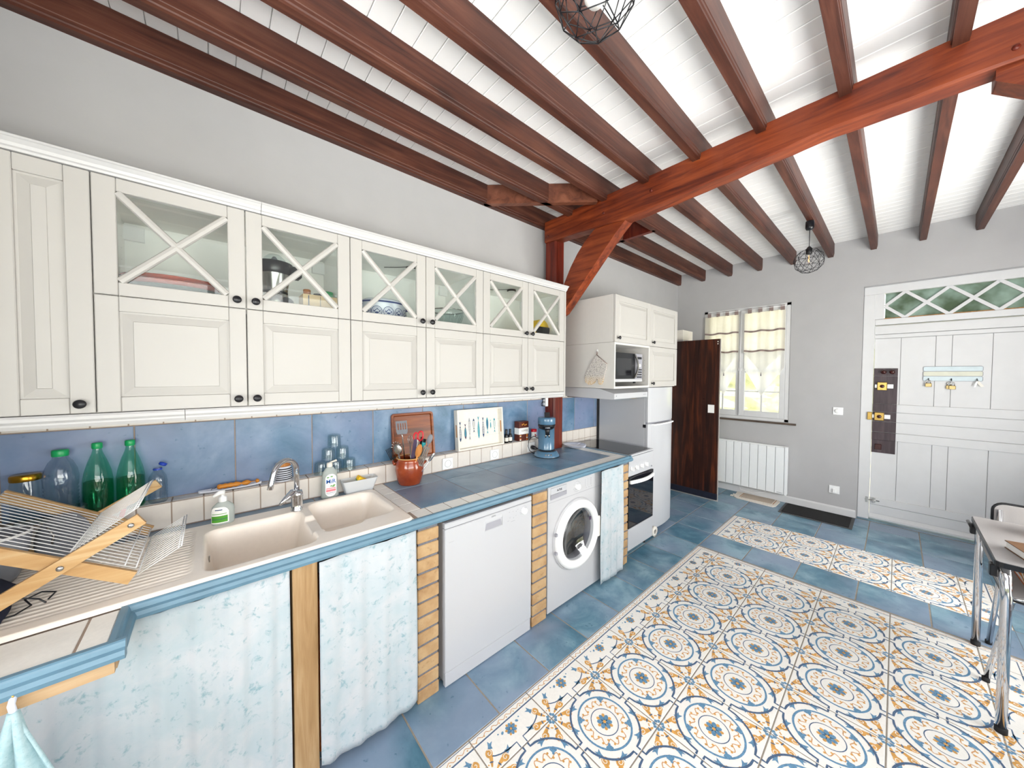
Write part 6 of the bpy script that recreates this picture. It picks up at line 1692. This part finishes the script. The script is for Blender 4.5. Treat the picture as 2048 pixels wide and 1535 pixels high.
t = thing('yellow_toy', (5.42, -.52, .0), 'small yellow object on the floor behind the dark door', 'toy')
MB().sphere((5.42, -.54, .095), .03, 0, 14, (1, 1.4, .8)).build('yellow_head', 'yellow', t); MB().tube([(5.42, -.54, .08), (5.42, -.50, .0)], .012, 8).build('stalk', 'yellow', t)
# mats on the floor
t = thing('rag_rug', (5.39, -1.0, .001), 'folded pale rag rug lying under the radiator', 'rug')
RQ = [(-1.235, 5.30), (-1.215, 5.245), (-.84, 5.265), (-.80, 5.30), (-.775, 5.545), (-1.215, 5.545), (-1.24, 5.50)]
mb = MB().prism([(x, y) for y, x in RQ], 2, .0008, .010); mb.build('pale_border', 'rug_white', t, bevel=.003)
MB().prism([(5.335, -1.185), (5.325, -.87), (5.53, -.86), (5.53, -1.185)], 2, .0102, .014).build('taupe_middle', 'rug_taupe', t)
for yy in (-1.20, -.855): MB().box(5.33, 5.53, yy - .004, yy + .004, .0102, .0115).build('brown_stripe', 'ink_brown', t)
tag(MB().prism([(5.31, -.79), (5.315, -.755), (5.36, -.752), (5.36, -.778), (5.42, -.757), (5.42, -.79)], 2, .001, .008).build('rug_fringe', 'rug_white', t) and t, t['label'], 'rug')
t = thing('door_mat', (5.34, -1.585, .001), 'black door mat with a grey rubber edge beside the entrance', 'door mat')
MB().box(5.13, 5.545, -1.888, -1.285, .0005, .006, 0, .002).build('rubber_edge', 'mat_edge', t)
MB().box(5.155, 5.525, -1.862, -1.312, .0062, .012, 0, .002).build('black_pile', 'mat_black', t)
# key rack
t = thing('key_rack', (XD - .01, -2.503, 1.585), 'seaside-painted key rack with three hooks on the entrance door', 'key rack')
kx = XD - .0025
for k in range(3):
    z0 = 1.515 + .048 * k
    P = rrect(-2.682, -2.327, z0, z0 + .046, .012)
    MB().prism(P, 0, kx - .008, kx - .0005).build('painted_slat', ['pic_sky', 'pic_sand', 'pic_sky'][k], t)
    MB().tube([(kx - .009, p[0], p[1]) for p in P + [P[0]]], .0014, 5, caps=False).build('dark_outline', 'print_grey', t)
KH = [(-2.362, 1.522), (-2.502, 1.522), (-2.650, 1.522)]
for y, z in KH:
    MB().tube([(kx - .009, y, z + .018), (kx - .013, y, z + .004), (kx - .024, y, z - .002), (kx - .026, y, z + .010)], .0035, 8).build('hook', 'black_metal', t)
def padlock(y, z, sc_, lab, off=0, nm='padlock'):
    x = kx - .024 - off; t_ = thing(nm, (x, y, z - .07), lab, 'padlock', 'padlocks on the key rack')
    MB().tube([(x, y - .013 * sc_, z - .032), (x, y - .013 * sc_, z - .012), (x, y - .009 * sc_, z - .002), (x, y, z + .002), (x, y + .009 * sc_, z - .002), (x, y + .013 * sc_, z - .012), (x, y + .013 * sc_, z - .032)], .0032, 8).build('shackle', 'steel', t_)
    MB().box(x - .008, x + .008, y - .021 * sc_, y + .021 * sc_, z - .066, z - .030, 0, .003).build('lock_body', 'pad_lock', t_)
padlock(-2.362, 1.521, 1, 'brass padlock on the left hook of the key rack')
padlock(-2.508, 1.521 - .02, 1.0, 'brass padlock on the middle hook, in front', off=.004); padlock(-2.490, 1.521 - .018, .9, 'brass padlock on the middle hook, behind', off=-.013)
t = thing('key_bunch', (kx - .024, -2.655, 1.46), 'small bunch of keys with a tag on the right hook', 'keys', 'padlocks on the key rack')
mb = MB().prism([(-2.660, 1.518), (-2.640, 1.515), (-2.672, 1.462), (-2.690, 1.468)], 0, kx - .027, kx - .0245); mb.build('tag', 'ivory', t)
mb = MB().prism([(-2.653, 1.516), (-2.643, 1.514), (-2.632, 1.462), (-2.642, 1.460)], 0, kx - .032, kx - .030); mb.build('key', 'steel', t)
MB().tube([(kx - .028, -2.650 + .009 * cos(a), 1.518 + .009 * sin(a)) for a in [2 * pi * k / 12 for k in range(13)]], .0012, 6, caps=False).build('ring', 'steel', t)

# ================================================================ PENDANT LAMPS
def pendant(x, y, label, rot, drop, lit=True):
    t = thing('pendant_lamp', (x, y, 2.899), label, 'lamp', 'black wire cage pendant lamps')
    zt = 2.899
    MB().lathe([(.028, 0), (.030, -.006), (.030, -.055), (.024, -.072), (.006, -.076), (0, -.076)], (x, y, zt), 28, caps=False).build('ceiling_rose', 'black_plastic', t)
    cz_ = zt - drop; R = .106
    MB().tube([(x, y, zt - .07), (x, y, cz_ + R + .01)], .0028, 8).build('cord', 'black_plastic', t)
    MB().lathe([(.006, R + .018), (.012, R + .012), (.022, R - .005), (.022, R - .045), (.020, R - .048), (0, R - .048)], (x, y, cz_), 24, caps=False).build('lamp_socket', 'lamp_socket', t)
    bm = bmesh.new(); bmesh.ops.create_icosphere(bm, subdivisions=2, radius=R)
    Mr = Matrix.Translation((x, y, cz_)) @ Matrix.Rotation(rot, 4, 'Z')
    # drop every second vertex ring of edges near the top so the cage opens at the socket
    mb = MB()
    for e in bm.edges:
        a, b = e.verts[0].co, e.verts[1].co
        if min(a.z, b.z) > R * .80: continue
        mb.tube([tuple(Mr @ a), tuple(Mr @ b)], .0016, 5)
    bm.free(); mb.build('wire_cage', 'black_metal', t)
    for k in range(5):
        a = rot + 2 * pi * k / 5; MB().tube([(x + .02 * cos(a), y + .02 * sin(a), cz_ + R - .004), (x + .055 * cos(a), y + .055 * sin(a), cz_ + R * .85)], .0016, 5).build('cage_arm', 'black_metal', t)
    b = MB().lathe([(.013, R - .048), (.014, R - .058), (.026, R - .09), (.031, R - .112), (.029, R - .130), (.018, R - .146), (0, R - .150)], (x, y, cz_), 26, caps=False).build('bulb', 'clear_glass' if lit else 'bulb_white', t)
    MB().tube([(x - .006, y, cz_ + R - .06), (x - .010, y, cz_ + R - .115), (x, y, cz_ + R - .10), (x + .010, y, cz_ + R - .115), (x + .006, y, cz_ + R - .06)], .0014, 6).build('filament', 'filament' if lit else 'steel', b)
pendant(4.2, -1.62, 'black wire cage pendant lamp hanging near the far wall', .4, .340)
pendant(1.04, -1.62, 'black wire cage pendant lamp cut off by the top edge, nearest the camera', 1.1, .352, False)

# ================================================================ SCHOOL DESK AND CHAIR (right edge)
t = thing('school_desk', (3.23, -2.76, 0), 'grey laminate school desk with chrome tube legs at the right edge', 'desk')
dx0, dx1, dy0, dy1 = 2.862, 3.59, -3.02, -2.462
mb = MB().prism(rrect(dx0, dx1, dy0, dy1, .018, 3), 2, .731, .751); mb.build('desk_top', 'grey_laminate', t)
A = rrect(dx0 - .004, dx1 + .004, dy0 - .004, dy1 + .004, .022, 3); Bq = rrect(dx0 + .001, dx1 - .001, dy0 + .001, dy1 - .001, .017, 3); n = len(A)
mb = MB().add([(p[0], p[1], z) for z in (.727, .7495) for p in A] + [(p[0], p[1], z) for z in (.7495, .727) for p in Bq],
    [(r_ * n + k, r_ * n + (k + 1) % n, (r_ + 1) % 4 * n + (k + 1) % n, (r_ + 1) % 4 * n + k) for r_ in range(4) for k in range(n)]); mb.build('black_edging', 'black_plastic', t)
MB().box(dx0 + .03, dx1 - .03, dy0 + .03, dy1 - .035, .595, .605, 0, .002).box(dx0 + .03, dx1 - .03, dy1 - .037, dy1 - .032, .60, .625).build('book_tray', 'grey_laminate', t)
for yy in (dy1 - .025, dy0 + .025):
    MB().tube([(dx0 + .03, yy, .715), (dx1 - .03, yy, .715)], .011, 12).build('side_rail', 'chrome', t)
    for xx, sx_ in ((dx0 + .004, 1), (dx1 + .012, -1)):
        l = MB().tube([(xx + sx_ * .0, yy - .006, .0), (xx, yy - .004, .60), (xx + sx_ * .006, yy, .69), (xx + sx_ * .035, yy, .715)], .0165, 16).build('leg', 'chrome', t)
        MB().lathe([(.0185, 0), (.0185, .022), (.0165, .024)], (xx, yy - .006, 0), 16).build('rubber_foot', 'rubber', l)
MB().tube([(dx0 + .02, dy1 - .05, .60), (dx0 + .02, dy0 + .05, .60)], .007, 10).build('cross_tube', 'chrome', t)
for xx in (dx0 + .06, dx1 - .05): MB().box(xx - .02, xx + .02, dy1 - .012, dy1 + .012, .665, .72, 0, .004).build('bracket', 'black_plastic', t)
tag(MB().tube([(dx1 - .1, dy1 + .010, .712), (dx1 + .02, dy1 + .012, .712)], .008, 8).build('bag_hook', 'black_plastic', t) and t, t['label'], 'desk')
def book(x, y, z, w_, d_, h_, rz, cov, label, grp):
    t_ = thing('book', (x, y, z), label, 'book', grp); Mx = Matrix.Translation((x, y, z)) @ Matrix.Rotation(rz, 4, 'Z')
    for nm, a, m_ in (('page_block', (-w_ / 2 + .004, w_ / 2 - .004, -d_ / 2 + .002, d_ / 2 - .003, .003, h_ - .003), 'paper'), ('cover', (-w_ / 2, w_ / 2, -d_ / 2, d_ / 2, h_ - .003, h_), cov), ('cover', (-w_ / 2, w_ / 2, -d_ / 2, d_ / 2, 0, .003), cov)):
        mb = MB().box(*a); mb.xform(Mx); mb.build(nm, m_, t_)
book(3.03, -2.66, .752, .20, .26, .035, radians(14), 'leather', 'brown leather-bound book lying on the desk', 'books on the desk')
book(3.10, -2.67, .606, .30, .22, .026, radians(2), 'orange', 'orange book on the tray under the desk top', 'books under the desk top')
book(3.12, -2.66, .6325, .28, .20, .026, radians(-3), 'print_gold', 'cream-edged book lying on the orange one under the desk top', 'books under the desk top')
t = thing('wicker_basket', (3.44, -2.72, .752), 'small wicker basket at the back of the desk', 'basket')
MB().lathe([(0, .002), (.06, 0), (.075, .03), (.105, .085), (.112, .095), (.10, .088), (.07, .03), (0, .01)], (3.42, -2.74, .752), 24, caps=False).build('basket_body', 'print_gold', t)
t = thing('school_chair', (3.48, -2.72, 0), 'school chair with grey seat and chrome tubes pushed under the desk', 'chair')
sy0, sy1 = -2.90, -2.54
def seat_bit(nm, pts, ax, a, b): MB().prism(pts, ax, a, b).build(nm, 'grey_laminate', t, bevel=.003)
MB().prism(rrect(3.24, 3.60, sy0, sy1, .05), 2, .448, .460).build('seat', 'grey_laminate', t)
P = rrect(3.238, 3.602, sy0 - .002, sy1 + .002, .052); MB().tube([(p[0], p[1], .454) for p in P + [P[0]]], .0068, 6, caps=False).build('seat_edging', 'black_plastic', t)
mb = MB().prism(rrect(sy0, sy1, .70, .835, .04), 0, 3.655, 3.667); mb.build('backrest', 'grey_laminate', t)
P = rrect(sy0 - .002, sy1 + .002, .698, .837, .042); MB().tube([(3.661, p[0], p[1]) for p in P + [P[0]]], .0072, 6, caps=False).build('backrest_edging', 'black_plastic', t)
for yy in (sy1 - .02, sy0 + .02):
    s_ = 1 if yy > -2.7 else -1
    for pts in ([(3.243, -2.492 if s_ > 0 else -2.95, 0), (3.275, yy, .435)], [(3.672, -2.545 if s_ > 0 else -2.90, 0), (3.56, yy, .435), (3.655, yy, .80)]):
        l = MB().tube(pts, .0115, 12).build('leg', 'chrome', t)
        MB().lathe([(.0135, 0), (.0135, .02), (.0115, .022)], pts[0], 14).build('rubber_foot', 'rubber', l)
    MB().tube([(3.26, yy, .438), (3.60, yy, .438)], .0105, 10).build('seat_rail', 'chrome', t)

# ================================================================ TOWEL ON THE LEFT, bits behind the curtains
t = thing('hand_towel', (-.04, -.90, .85), 'pale turquoise hand towel hanging from the batten at lower left', 'towel')
def tw(u, v):
    s_ = 1 - v; wv = .006 + .17 * min(1, s_ * 1.25) ** 1.0
    x = -.043 + wv * (u - .5) * 2 * (.62 if s_ < 1 else .6) + .008 * s_
    y = -.905 - .012 * s_ + (.018 * s_ + .004) * sin(2 * pi * u * 2.5 + .7) + .03 * s_ * (abs(u - .5) * -1)
    return (x, y, .825 - .42 * s_)
MB().grid(tw, 60, 40).build('towel_cloth', 'towel', t, solid=.006)
MB().tube([(-.045, -.893, .852), (-.047, -.900, .838), (-.043, -.905, .823)], .006, 8).build('loop', 'enamel_white', t)
tag(MB().tube([(-.045, -.886, .852), (-.045, -.896, .848), (-.045, -.898, .858)], .0022, 7).build('cup_hook', 'brass', loc=(-.045, -.89, .85)), 'small hook in the batten holding the towel', 'hook')
tag(MB().box(.60, .66, -.62, -.40, .0, .64, 0, .004).build('storage_crate', 'orange', loc=(.62, -.5, 0)), 'orange crate glimpsed in the gap right of the wooden upright', 'crate')
tag(MB().box(.40, .488, -.60, -.40, .0, .55, 0, .004).build('storage_crate', 'print_red', loc=(.45, -.5, 0)), 'red crate glimpsed in the gap left of the wooden upright', 'crate')
